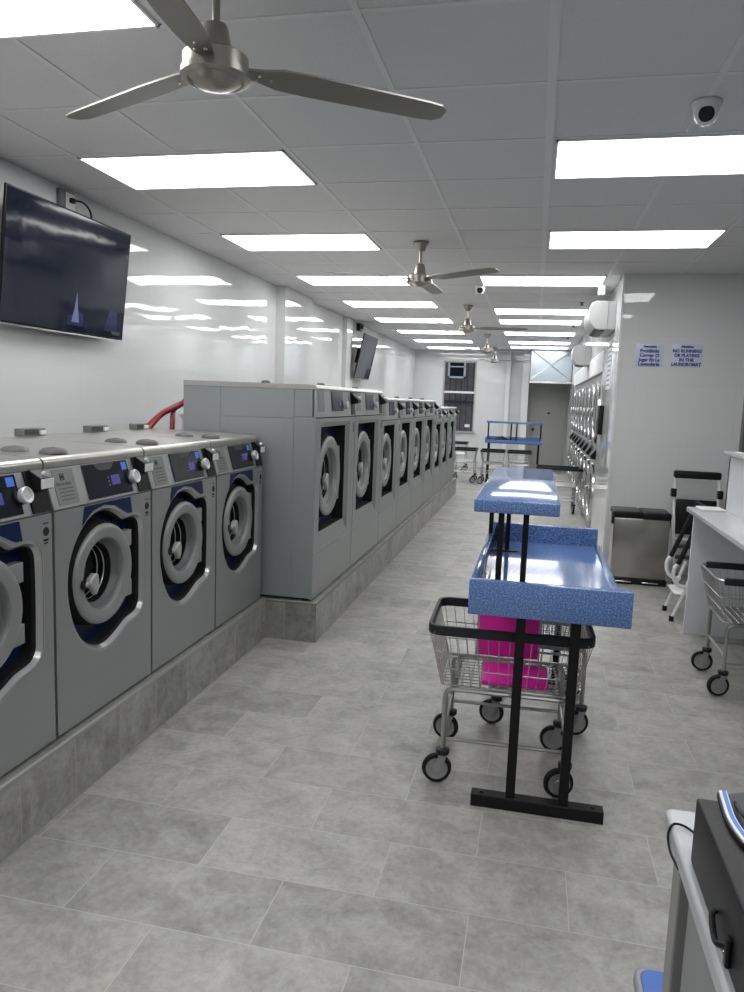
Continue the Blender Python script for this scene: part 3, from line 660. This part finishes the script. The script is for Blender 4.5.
# ---------------------------------------------------------------- cameras, sprinklers
def dome_cam(x, y, label, s=1.0):
    t = thing('security_camera', label, 'security camera', (x, y, CZ - .004), group='dome cameras on the ceiling')
    MB().lathe([(.0, 0), (.058 * s, 0), (.058 * s, -.012 * s), (.05 * s, -.02 * s)], (0, 0, 0), 'z', 32).build('mount', m_white, t)
    MB().lathe([(.05 * s, -.018 * s), (.052 * s, -.03 * s), (.045 * s, -.06 * s), (.03 * s, -.082 * s), (.0, -.09 * s)], (0, 0, 0), 'z', 32).build('dome', m_white, t)
    l = MB().lathe([(.030 * s, -.008), (.031 * s, .006 * s), (.024 * s, .014 * s), (.0, .012 * s)], (0, 0, 0), 'z', 24).build('lens', m_disp, t)
    d = Vector((-x * .9 + 0, -y, -1.0)).normalized(); l.location = Vector((0, 0, -.045 * s)) + d * .036 * s; l.rotation_euler = d.to_track_quat('Z', 'Y').to_euler()
dome_cam(.605, 3.43, 'white dome camera on the ceiling at the upper right')
dome_cam(-.668, 8.22, 'white dome camera on the ceiling beside the blade of the second fan', 1.05)
t = thing('emergency_lamp', 'short white lamp hanging from the ceiling before the near white wall unit', 'lamp', (.575, 8.05, CZ))
MB().lathe([(.015, 0), (.015, -.03)], (0, 0, 0), 'z', 12).build('stem', m_white, t); MB().box((-.035, -.035, -.12), (.035, .035, -.025), bev=.01).build('lamp_head', m_white, t)
for i, (x, y) in enumerate(((.46, 9.5), (.48, 12.05), (.48, 14.1))):
    t = thing('sprinkler', ['small dark sprinkler on the ceiling left of the near wall unit', 'small dark sprinkler on the ceiling, middle of three', 'small dark sprinkler on the ceiling, farthest of three'][i], 'sprinkler', (x, y, CZ), group='ceiling sprinklers')
    MB().lathe([(.03, 0), (.03, -.006), (.01, -.01), (.01, -.03)], (0, 0, 0), 'z', 12).build('sprinkler_cap', m_darkgrey, t); MB().lathe([(.0, -.03), (.022, -.032), (.022, -.037), (.0, -.04)], (0, 0, 0), 'z', 12).build('deflector', m_black, t)

# ---------------------------------------------------------------- wall units on the right
def wall_unit(y, z, label, L=.85):
    t = thing('wall_unit', label, 'air conditioner', (XR, y, z), group='white wall units above the dryers')
    pr = [(0, .145), (-.20, .145), (-.245, .125), (-.262, .08), (-.265, -.02), (-.25, -.07), (-.205, -.125), (-.17, -.14), (0, -.14)]
    MB().prism(pr, 'y', 0, L).build('housing', m_unit, t, bev=.006, ang=25)
    MB().prism([(-.198, -.128), (-.166, -.145), (-.10, -.150), (-.10, -.142)], 'y', .04, L - .04).build('louvre', m_black, t, smooth=False)
    MB().box((-.08, -.003, -.145), (-.076, .003, .145)).build('seam', m_midgrey, t, smooth=False)
    return t
wall_unit(8.02, 2.495, 'white air conditioner high on the right wall, nearer and larger of two')
wall_unit(11.35, 2.31, 'smaller white air conditioner above the far dryers', .5)

# ---------------------------------------------------------------- dryers
def make_dryer():
    W = .805; t = thing('stacked_dryer', '', 'dryer')
    b = MB(); b.box((.0, .003, .0), (.70, W - .003, 1.975)); b.build('cabinet', m_steel, t, smooth=False, bev=.003)
    MB().box((-.004, .02, .03), (.0, W - .02, .93)).build('front_panel', m_ring, t, smooth=False); MB().box((-.004, .02, 1.06), (.0, W - .02, 1.94)).build('front_panel', m_ring, t, smooth=False)
    for zc in (.50, 1.50):
        dd = MB().lathe([(.37, .002), (.385, -.02), (.38, -.045), (.345, -.058), (.30, -.048), (.28, -.02)], (0, W / 2, zc), 'x', 40).build('dryer_door', m_chrome, t)
        MB().lathe([(.29, -.025), (.24, -.045), (.12, -.056), (.0, -.060)], (0, W / 2, zc), 'x', 32).build('door_glass', m_bowl, dd)
        MB().box((-.075, W / 2 + .33, zc - .06), (-.03, W / 2 + .36, zc + .06), bev=.006).build('door_handle', m_chrome, dd)
    MB().box((-.02, .02, .935), (0, W - .02, 1.055)).build('control_strip', m_darkgrey, t, bev=.003)
    MB().prism([(0, .935), (-.075, .95), (-.085, .985), (-.03, 1.06), (0, 1.07)], 'y', .10, .40).build('coin_box', m_black, t, bev=.004)
    return t
dry = make_dryer()
dlb = ['stacked steel dryer at the near end of the right row, by the tiled wall strip', 'second stacked steel dryer in the right row', 'third stacked steel dryer in the right row', 'fourth stacked steel dryer in the right row, level with the lone cart', 'fifth stacked steel dryer in the right row', 'sixth stacked steel dryer in the right row', 'seventh stacked steel dryer, last but one before the far door', 'stacked steel dryer at the far end of the right row, nearest the grey door']
for i in range(8):
    o = dry if i == 0 else dup(dry); o.location = (XR + .03, 9.215 + .81 * i, 0); tag(o, dlb[i], 'dryer', 'stacked dryers along the right wall')
t = thing('wall_notice', 'tall white printed notice on the wall strip before the dryers', 'notice', (XR, 8.35, 1.98)); MB().box((-.004, -.2, -.22), (0, .2, .30)).build('sheet', m_paper, t, smooth=False)
pl = MB(); [pl.box((-.005, -.16, -.18 + q * .05), (-.004, .16, -.165 + q * .05)) for q in range(9)]; pl.build('printed_lines', m_signink, t, smooth=False)
t = thing('payment_terminal', 'black payment box on the wall strip before the dryers', 'terminal', (XR, 8.72, 1.43)); MB().box((-.05, -.14, -.16), (0, .14, .16), bev=.01).build('housing', m_black, t); MB().box((-.053, -.08, .0), (-.05, .08, .12)).build('screen', m_disp, t, smooth=False)

# ---------------------------------------------------------------- signs
def sign(x0, x1, z0, z1, lines, label):
    t = thing('wall_sign', label, 'sign', ((x0 + x1) / 2, 7.5, (z0 + z1) / 2), group='two notices on the right wall'); w, h = (x1 - x0) / 2, (z1 - z0) / 2
    MB().box((-w, -.005, -h), (w, 0, h), bev=.0015).build('sign_board', m_signface, t)
    zs = h * .78
    for i, (s, sz, sx) in enumerate(lines):
        text_part('sign_text', s, sz, m_signink, t, (0, -.0055, zs - i * h * .39), FACE_CAM, .0004, sx=sx, bold=.0022)
sign(.885, 1.135, 1.965, 2.175, [('Atencion', .028, 1.15), ('Prohibido', .044, 1.0), ('Correr O', .044, 1.0), ('Jugar En La', .044, .95), ('Lavanderia', .044, 1.0)], 'pale sign with navy Spanish lettering, left of the two signs on the right wall')
sign(1.205, 1.475, 1.97, 2.18, [('Attention', .028, 1.0), ('NO RUNNING', .041, .95), ('OR PLAYING', .041, .95), ('IN THE', .041, 1.0), ('LAUNDROMAT', .041, .92)], 'pale sign with navy English lettering, right of the two signs on the right wall')

# ---------------------------------------------------------------- folding tables
def fold_table(label, y_len=1.45, w=.592):
    t = thing('folding_table', label, 'table', group='blue speckled folding tables')
    # local: x across 0..w, y along 0..len
    tray = MB(); tray.box((.02, .03, .775), (w - .02, y_len - .03, .805)); tray.build('tabletop', m_speckle, t, bev=.003)
    MB().box((0, 0, .768), (w, .035, .902), bev=.003).build('end_board', m_speckle, t)
    MB().box((0, y_len - .035, .768), (w - .015, y_len, .902), bev=.003).build('end_board', m_speckle, t)
    MB().box((0, .03, .775), (.028, y_len - .03, .895), bev=.003).build('side_board', m_speckle, t)
    MB().box((w - .03, .03, .775), (w, y_len - .03, .812), bev=.003).build('side_edge', m_speckle, t)
    MB().box((.002, 0, 1.160), (.313, y_len + .09, 1.207), bev=.004).build('upper_shelf', m_speckle, t)
    for k_, y in enumerate((.032, y_len - .09)):
        for x in (.20, .40): MB().box((x - .018, y - .018, .045), (x + .018, y + .018, .776)).build('leg', m_blackmetal, t, bev=.003)
        f = MB().box((.05, y - .03, 0), (.55, y + .025, .048)).build('foot_bar', m_blackmetal, t, bev=.003)
        bo = MB(); [bo.lathe([(.008, .048), (.008, .053), (0, .054)], (x, y, 0), 'z', 8) for x in (.09, .51)]; bo.build('bolt', m_ink, f)
        yy = .09 if k_ == 0 else y_len - .33
        for x in ((.102, .195) if k_ == 0 else (.014, .102)): MB().box((x - .011, yy - .011, .806), (x + .011, yy + .011, 1.161)).build('post', m_blackmetal, t, smooth=False)
        MB().box((.06 - .03 * k_, yy - .03, .805), (.24 - .08 * k_, yy + .03, .811)).build('base_plate', m_blackmetal, t, smooth=False)
    return t
ft_ = fold_table('blue speckled folding table with raised shelf in the aisle, above the pink seated cart')
ft_.location = (-.205, 2.75, 0)
def far_table():
    t = thing('folding_table', 'small looking blue table with upper shelf against the far wall', 'table', (-.965, 15.0, 0), group='blue speckled folding tables'); L = 1.12
    MB().box((.0, .02, .79), (L, .62, .815), bev=.002).build('tabletop', m_speckle, t)
    MB().box((0, 0, .80), (L, .03, .86), bev=.002).build('side_edge', m_speckle, t)
    MB().box((0, .59, .79), (L, .62, .91), bev=.002).build('side_board', m_speckle, t)
    for x in (0, L - .035): MB().box((x, .03, .79), (x + .035, .59, .90), bev=.002).build('end_board', m_speckle, t)
    MB().box((.0, .28, 1.185), (L, .60, 1.225), bev=.003).build('upper_shelf', m_speckle, t)
    for x in (.02, L - .05, L / 2 - .08, L / 2 + .03): MB().box((x, .42, .81), (x + .03, .45, 1.19)).build('post', m_blackmetal, t, smooth=False)
    for x in (.045, L - .085):
        for y in (.2, .42): MB().box((x, y, .045), (x + .04, y + .04, .79)).build('leg', m_blackmetal, t, bev=.003)
        MB().box((x - .003, .05, 0), (x + .043, .58, .048)).build('foot_bar', m_blackmetal, t, bev=.003)
    return t
far_table()
bm = bmesh.new()
bmesh.ops.create_icosphere(bm, subdivisions=3, radius=1)
for v in bm.verts:
    n = math.sin(v.co.x * 9 + 1) * math.cos(v.co.y * 8) * .10 + math.sin(v.co.z * 9 + v.co.x * 5) * .07
    v.co = Vector((v.co.x * .20 * (1 + n), v.co.y * .14 * (1 + n), (max(v.co.z, -.7) + .7) * .050 * (1 + n * 2) * (1 + .35 * math.sin(v.co.x * 4))))
me = bpy.data.meshes.new('folded_clothes'); bm.to_mesh(me); bm.free(); me.materials.append(m_cloth); me.polygons.foreach_set('use_smooth', [True] * len(me.polygons))
o = bpy.data.objects.new('clothes_heap', me); C.objects.link(o); o.location = (-.72, 15.26, .815); tag(o, 'small dark heap of clothes lying on the left of the far blue table', 'clothes')

# ---------------------------------------------------------------- wire carts
def make_cart(seat=False, black_ends=True, swivel=(0, 0, 0, 0)):
    """local origin at floor centre; long side along x, .62 by .45 rim"""
    t = thing('laundry_cart', '', 'cart'); A, B = .32, .225; zr = .655; zb = .415; a, b = .265, .19
    def loop(hx, hy, z, r): return [(p[0], p[1], z) for p in round_rect(0, 0, 2 * hx, 2 * hy, r)]
    rim = MB(); rl = loop(A, B, zr, .05)
    # flat bumper band
    n = len(rl)
    for (o0, o1, z0, z1) in ((.0, .014, -.022, .022),):
        inn = loop(A - .007, B - .007, 0, .045); out = loop(A + .009, B + .009, 0, .058)
        vs = [(p[0], p[1], zr - .022) for p in inn] + [(p[0], p[1], zr - .022) for p in out] + [(p[0], p[1], zr + .018) for p in out] + [(p[0], p[1], zr + .018) for p in inn]
        fs = [(q * n + i, q * n + (i + 1) % n, ((q + 1) % 4) * n + (i + 1) % n, ((q + 1) % 4) * n + i) for q in range(4) for i in range(n)]
    if black_ends: rim.add(vs, fs); rim.build('bumper_rim', m_bumper, t, bev=.004)
    else:
        rim.tube(rl, .006, 8, closed=True); rim.build('wire_rim', m_wire, t)
        for s in (1, -1): MB().box((-A + .03, s * B - .012, zr - .022), (A - .03, s * B + .012, zr + .018), bev=.008).build('bumper', m_bumper, t)
    bk = MB(); w = .0022
    for fz in (0, .33, .66):
        z = zb + (zr - .02 - zb) * fz; hx = a + (A - a) * fz; hy = b + (B - b) * fz
        bk.tube(loop(hx, hy, z, .03), w * 1.3, 5, closed=True)
    nx, ny = 15, 11
    for i in range(nx):
        f = -1 + 2 * i / (nx - 1); xb, xt = f * (a - .01), f * (A - .02)
        for s in (1, -1): bk.tube([(xb, s * b, zb), (xt, s * B, zr - .01)], w, 4)
        bk.tube([(xb, -b, zb), (xb, b, zb)], w, 4)
    for i in range(ny):
        f = -1 + 2 * i / (ny - 1); yb, yt = f * (b - .01), f * (B - .02)
        for s in (1, -1): bk.tube([(s * a, yb, zb), (s * A, yt, zr - .01)], w, 4)
        bk.tube([(-a, yb, zb), (a, yb, zb)], w, 4)
    bk.build('basket', m_wire, t)
    # tubular frame: U legs at both ends, rails
    lx, ly = .245, .20
    fr = MB()
    for sx in (-1, 1):
        for sy in (-1, 1): fr.tube([(sx * lx * .80, sy * ly * .97, zb - .012), (sx * lx * .97, sy * ly, zb - .018), (sx * lx, sy * ly, zb - .04), (sx * lx, sy * ly, .14)], .011, 8)
        fr.tube([(sx * lx, -ly, .225), (sx * lx, ly, .225)], .009, 8); fr.tube([(sx * lx * .85, -ly, zb - .012), (sx * lx * .85, ly, zb - .012)], .009, 8)
    for sy in (-1, 1): fr.tube([(-lx, sy * ly, .19), (lx, sy * ly, .19)], .008, 8); fr.tube([(-lx * .9, sy * ly, zb - .012), (lx * .9, sy * ly, zb - .012)], .010, 8)
    fr.build('cart_frame', m_wire, t)
    for sx in (-1, 1):
        for sy in (-1, 1):
            x, y = 0, 0; off = -.022
            cs = MB(); cs.lathe([(.026, .125), (.028, .132), (.028, .145), (.012, .15)], (x, y, 0), 'z', 20)
            cs = cs.build('caster', m_bumper, t, loc=(sx * lx, sy * ly, 0), rotz=math.radians(swivel[(sx + 1) + (sy + 1) // 2]))
            fk = MB()
            for s in (-1, 1): fk.prism([(x - .016, .128), (x + .018, .128), (x + off + .014, .045), (x + off - .012, .045)], 'y', y + s * .017 - .002, y + s * .017 + .002)
            fk.box((x - .018, y - .019, .120), (x + .018, y + .019, .126)); fk.build('fork', m_wheel, cs)
            wh = MB(); wh.mi(0); wh.lathe([(.045, -.013), (.058, -.012), (.0615, 0), (.058, .012), (.045, .013)], (x + off, y, .062), 'y', 32)
            wh.mi(1); wh.lathe([(.0, -.011), (.014, -.013), (.018, -.009), (.038, -.009), (.046, -.012)], (x + off, y, .062), 'y', 28); wh.lathe([(.0, .011), (.014, .013), (.018, .009), (.038, .009), (.046, .012)], (x + off, y, .062), 'y', 28)
            wh.build('wheel', [m_blackmatte, m_wheel], cs)
    if seat:
        MB().box((-.135, .105, .455), (.125, .113, .66), bev=.003).build('seat_back', m_pink, t)
        MB().box((-.105, -.11, .420), (.165, .09, .440), rot=Matrix.Rotation(math.radians(4), 4, 'X'), bev=.006).build('seat', m_pink, t)
        sf = MB()
        for x in (-.14, .13): sf.tube([(x, .12, .425), (x, .12, .655)], .004, 6)
        sf.tube([(-.14, .12, .64), (.13, .12, .64)], .004, 6); sf.build('seat_frame', m_wire, t)
    return t
c1 = make_cart(True, swivel=(8, -12, 14, -6)); c1.location = (-.048, 3.11, 0); c1.rotation_euler.z = math.radians(1.5)
tag(c1, 'wire laundry cart with a pink seat under the near end of the blue table', 'cart', 'wire laundry carts')
c0 = make_cart(False, swivel=(-70, -100, -78, -95)); c0.location = (.10, 3.78, 0); c0.rotation_euler.z = PI / 2
tag(c0, 'wire laundry cart mostly hidden behind the one with the pink seat', 'cart', 'wire laundry carts')
c2 = make_cart(False, False, (14, -8, 0, 0)); c2.location = (1.345, 4.475, 0); tag(c2, 'wire laundry cart cut off by the right edge, in front of the white desk', 'cart', 'wire laundry carts')
for (x, y, a, lb) in ((-1.33, 14.95, 90, 'wire laundry cart beside the far end of the washer row'), (-.775, 14.83, 90, 'wire laundry cart pushed against the left half of the far blue table'), (-.26, 14.84, 90, 'wire laundry cart pushed against the right half of the far blue table'),
                      (.38, 11.38, 0, 'lone wire laundry cart standing beside the dryers'), (-1.72, 17.2, 90, 'wire laundry cart farthest back, half hidden by the washer row near the window')):
    o = dup(c0); o.location = (x, y, 0); o.rotation_euler.z = math.radians(a); tag(o, lb, 'cart', 'wire laundry carts')

# ---------------------------------------------------------------- step bin
t = thing('step_bin', 'stainless double pedal bin with black lids against the right wall', 'bin', (.738, 6.88, 0))
MB().box((.008, .0, .05), (.482, .32, .60), bev=.012).build('bin_body', m_binsteel, t)
MB().box((.0, -.01, .0), (.49, .33, .055), bev=.006).build('base', m_black, t)
for i, (a, b) in enumerate(((.0, .243), (.247, .49))):
    l = MB().box((a, -.008, .602), (b, .335, .655), bev=.010).build('lid', m_black, t); MB().box((a + .02, .012, .654), (b - .02, .31, .660), bev=.002).build('lid_panel', m_darkgrey, l)
for (a, b) in ((.05, .19), (.28, .42)): MB().box((a, -.035, .02), (b, .0, .032), bev=.004).build('pedal', m_chrome, t)
for x in (-.006, .482): MB().box((x, .05, .53), (x + .014, .12, .64), bev=.003).build('hinge', m_black, t)

# ---------------------------------------------------------------- folded step stool and the leaning frame
t = thing('step_stool', 'folded white step stool with black pads leaning on the right wall beside the bin', 'step stool', (1.49, 7.1, 0))
for s in (-1, 1): MB().tube([(s * .165, -.04, .015), (s * .18, .10, .45), (s * .19, .17, .80), (s * .19, .20, .98)], .013, 10).build('side_tube', m_white, t)
MB().box((-.205, .16, .945), (.205, .235, 1.015), bev=.018).build('top_grip', m_black, t)
for s in (-1, 1): MB().box((s * .20 - .022, .12, .775), (s * .20 + .022, .20, .85), bev=.006).build('hinge_block', m_black, t)
MB().box((-.175, .075, .44), (.175, .10, .765), rot=Matrix.Rotation(math.radians(-4), 4, 'X'), bev=.01).build('seat_pad', m_black, t)
for z in (.22, .32): MB().box((-.165, .0, z), (.165, .10, z + .022), bev=.006).build('step', m_darkgrey, t)
MB().tube([(-.17, .03, .40), (.17, .03, .40)], .011, 8).build('cross_bar', m_white, t)
for s in (-1, 1): MB().lathe([(.018, 0), (.018, .035)], (s * .165, -.045, 0), 'z', 12, cap=True).build('rubber_foot', m_black, t)
t = thing('folding_stool', 'white tube folding stool with black foam sleeves leaning behind the white desk', 'stool', (1.09, 5.9, 0))
def crv(pts, n=6):
    P3 = [Vector(p) for p in pts]; out = []
    for i in range(len(P3) - 1):
        p0, p1, p2, p3 = P3[max(i - 1, 0)], P3[i], P3[i + 1], P3[min(i + 2, len(P3) - 1)]
        for j in range(n):
            q = j / n; out.append(.5 * (2 * p1 + (p2 - p0) * q + (2 * p0 - 5 * p1 + 4 * p2 - p3) * q * q + (3 * p1 - p0 - 3 * p2 + p3) * q ** 3))
    return out + [P3[-1]]
for s, y in ((0, .15), (1, -.15)):
    MB().tube([(-.005, y, .02), (.05, y, .175), (.12, y, .40)], .013, 10).build('leg', m_white, t)
    MB().lathe([(.018, 0), (.018, .04)], (-.005, y, 0), 'z', 12, cap=True).build('rubber_foot', m_black, t)
    MB().tube(crv([(.012, y, .445), (-.018, y, .39), (-.010, y, .315), (.03, y, .275), (.09, y, .27)]), .014, 10).build('lower_loop', m_white, t)
    MB().tube([(.008, y, .435), (.165, y, .87)], .017, 10).build('foam_sleeve', m_blackmatte, t)
MB().tube([(.05, -.15, .175), (.05, .15, .175)], .012, 8).build('cross_bar', m_white, t)
MB().box((.0, -.14, .20), (.12, .14, .215), bev=.006).build('step', m_white, t)
MB().tube([(.165, -.15, .87), (.165, .15, .87)], .013, 8).build('top_bar', m_blackmatte, t)

# ---------------------------------------------------------------- white desk at the right
t = thing('reception_desk', 'white desk with grey top and raised hutch at the right edge', 'desk', (1.07, 4.0, 0))
MB().box((0, -.4, .868), (1.0, 1.49, .90), bev=.004).build('desktop', m_desktop, t)
MB().box((.045, 1.44, 0), (.95, 1.47, .868), bev=.002).build('end_panel', m_desk, t)
MB().box((.60, -.4, 0), (.63, 1.43, .868), bev=.002).build('back_panel', m_desk, t)
MB().box((.055, -.4, 0), (.95, -.37, .868), bev=.002).build('end_panel', m_desk, t)
h = MB(); h.box((.235, -.3, .90), (.26, 1.44, 1.275)); h.box((.235, 1.41, .90), (.62, 1.44, 1.275)); h.build('hutch_panel', m_desk, t, bev=.002)
MB().box((.20, -.35, 1.275), (.68, 1.46, 1.300), bev=.003).build('hutch_shelf', m_desktop, t)
tag(MB().box((1.34, 5.30, 1.3003), (1.366, 5.38, 1.72), bev=.003).build('upright_board', m_darkgrey), 'dark upright board on the hutch, cut off by the right edge', 'board')
tag(MB().box((1.31, 5.15, 1.3005), (1.52, 5.33, 1.305)).build('paper_sheet', m_paper, smooth=False).copy() and MB().box((1.30, 4.95, 1.3005), (1.50, 5.10, 1.304)).build('paper_sheet', m_pinkpaper, smooth=False), 'pinkish sheet of paper on the hutch shelf', 'paper')
for o in list(C.objects):
    if o.name.startswith('paper_sheet') and 'label' not in o: tag(o, 'white sheet of paper on the hutch shelf behind the pinkish one', 'paper')
tag(MB().box((1.39, 5.20, 1.3055), (1.45, 5.22, 1.41)).build('card', m_yellow, smooth=False), 'pale yellow card standing on the hutch beside the dark board', 'card')
tag(MB().box((1.12, 5.30, .9005), (1.28, 5.46, .915), bev=.006).build('folded_cloth', m_white), 'flat white folded cloth at the far corner of the desk', 'cloth')

# ---------------------------------------------------------------- near counter with the black box
t = thing('service_counter', 'light grey counter in the lower right corner with the black box on it', 'counter', (.253, -.4, 0))
MB().prism(round_rect(.5, .825, 1.0, 1.65, .012, 3), 'z', .868, .90).build('countertop', m_cnt_top, t, bev=.006)
b = MB(); b.box((.017, 1.58, 0), (.065, 1.63, .868)); b.box((.017, .0, .845), (.065, 1.58, .868)); b.box((.017, 0, 0), (.065, 1.58, .08)); b.box((.017, 0, .08), (.065, .06, .845)); b.box((.065, 1.58, 0), (.95, 1.63, .868)); b.build('counter_frame', m_cnt_body, t, bev=.003)
MB().box((.026, .06, .08), (.05, 1.545, .845)).build('side_panel', m_cnt_panel, t, smooth=False)
MB().box((.040, 1.545, .08), (.064, 1.58, .845)).build('shadow_gap', m_ink, t, smooth=False)
t = thing('cash_box', 'black metal box standing on the near counter', 'box', (.264, .30, .9005))
MB().box((0, 0, 0), (.50, .80, .10), bev=.004).build('box_body', m_box, t)
MB().tube(crv([(-.002, .645, .032), (-.007, .638, .027), (-.009, .615, .018), (-.010, .595, .022), (-.002, .582, .030)]), .004, 8).build('box_handle', m_black, t)
MB().box((-.006, .570, .008), (.0, .582, .045), bev=.002).build('handle_plate', m_black, t); MB().lathe([(.0, -.004), (.003, -.003), (.0035, 0)], (-.001, .590, .014), 'x', 12).build('lock', m_chrome, t)
tag(MB().tube(crv([(.30, 1.15, .903), (.283, 1.174, .904), (.270, 1.188, .905), (.256, 1.190, .904), (.250, 1.192, .888), (.250, 1.185, .874), (.251, 1.162, .868), (.256, 1.13, .866)]), .0020, 8).build('cable', m_black), 'thin black cable looping over the edge of the near counter', 'cable')
# banded blue and white sandal lying on the black box
t = thing('sandal', 'blue and white banded sandal lying on the black box, cut off by the right edge', 'sandal', (.29, 1.04, 1.0010))
cp = [(.004, .070), (.001, .040), (-.002, -.005), (.001, -.040), (.007, -.065), (.020, -.085), (.040, -.095)]
def strip(nm, dx, w, m_, z0, z1):
    c_ = crv([(x + dx, y + dx * .4, 0) for x, y in cp], 6); n = len(c_); v = []; f = []
    for p in c_:
        for (a, z) in ((0, z0), (w, z0), (w, z1), (0, z1)): v.append((p.x + a, p.y + a * .4, z))
    for i in range(n - 1):
        for q in range(4): f.append((i * 4 + q, i * 4 + (q + 1) % 4, i * 4 + 4 + (q + 1) % 4, i * 4 + 4 + q))
    f += [(0, 1, 2, 3), tuple((n - 1) * 4 + q for q in (3, 2, 1, 0))]
    MB().add(v, f).build(nm, m_, t)
strip('sole', 0, .0025, m_black, 0, .006); strip('white_band', .0025, .0040, m_white, 0, .009)
strip('blue_band', .0067, .0060, m_cableblue, 0, .0085); strip('thin_white_band', .0129, .0014, m_white, 0, .008)
MB().prism([(.018, .070), (.016, .03), (.0145, -.005), (.018, -.035), (.030, -.065), (.06, -.07), (.09, -.02), (.08, .06), (.05, .085)], 'z', 0, .006).build('insole', m_darkgrey, t, bev=.001)
MB().tube(crv([(.022, .045, .008), (.019, .01, .014), (.021, -.02, .016), (.034, -.045, .010)]), .0022, 8).build('strap', m_black, t)
# blue stool
t = thing('foot_stool', 'low stool with blue top and grey rim at the bottom edge', 'stool', (.475, 1.498, 0))
MB().prism(round_rect(0, 0, .36, .30, .03), 'z', .27, .30).build('stool_rim', m_wheel, t, bev=.006)
MB().prism(round_rect(0, 0, .335, .275, .025), 'z', .295, .304).build('stool_top', m_stoolblue, t, bev=.002)
for sx in (-1, 1):
    for sy in (-1, 1): MB().box((sx * .14 - .015, sy * .115 - .015, 0), (sx * .14 + .015, sy * .115 + .015, .272), bev=.003).build('leg', m_wheel, t)
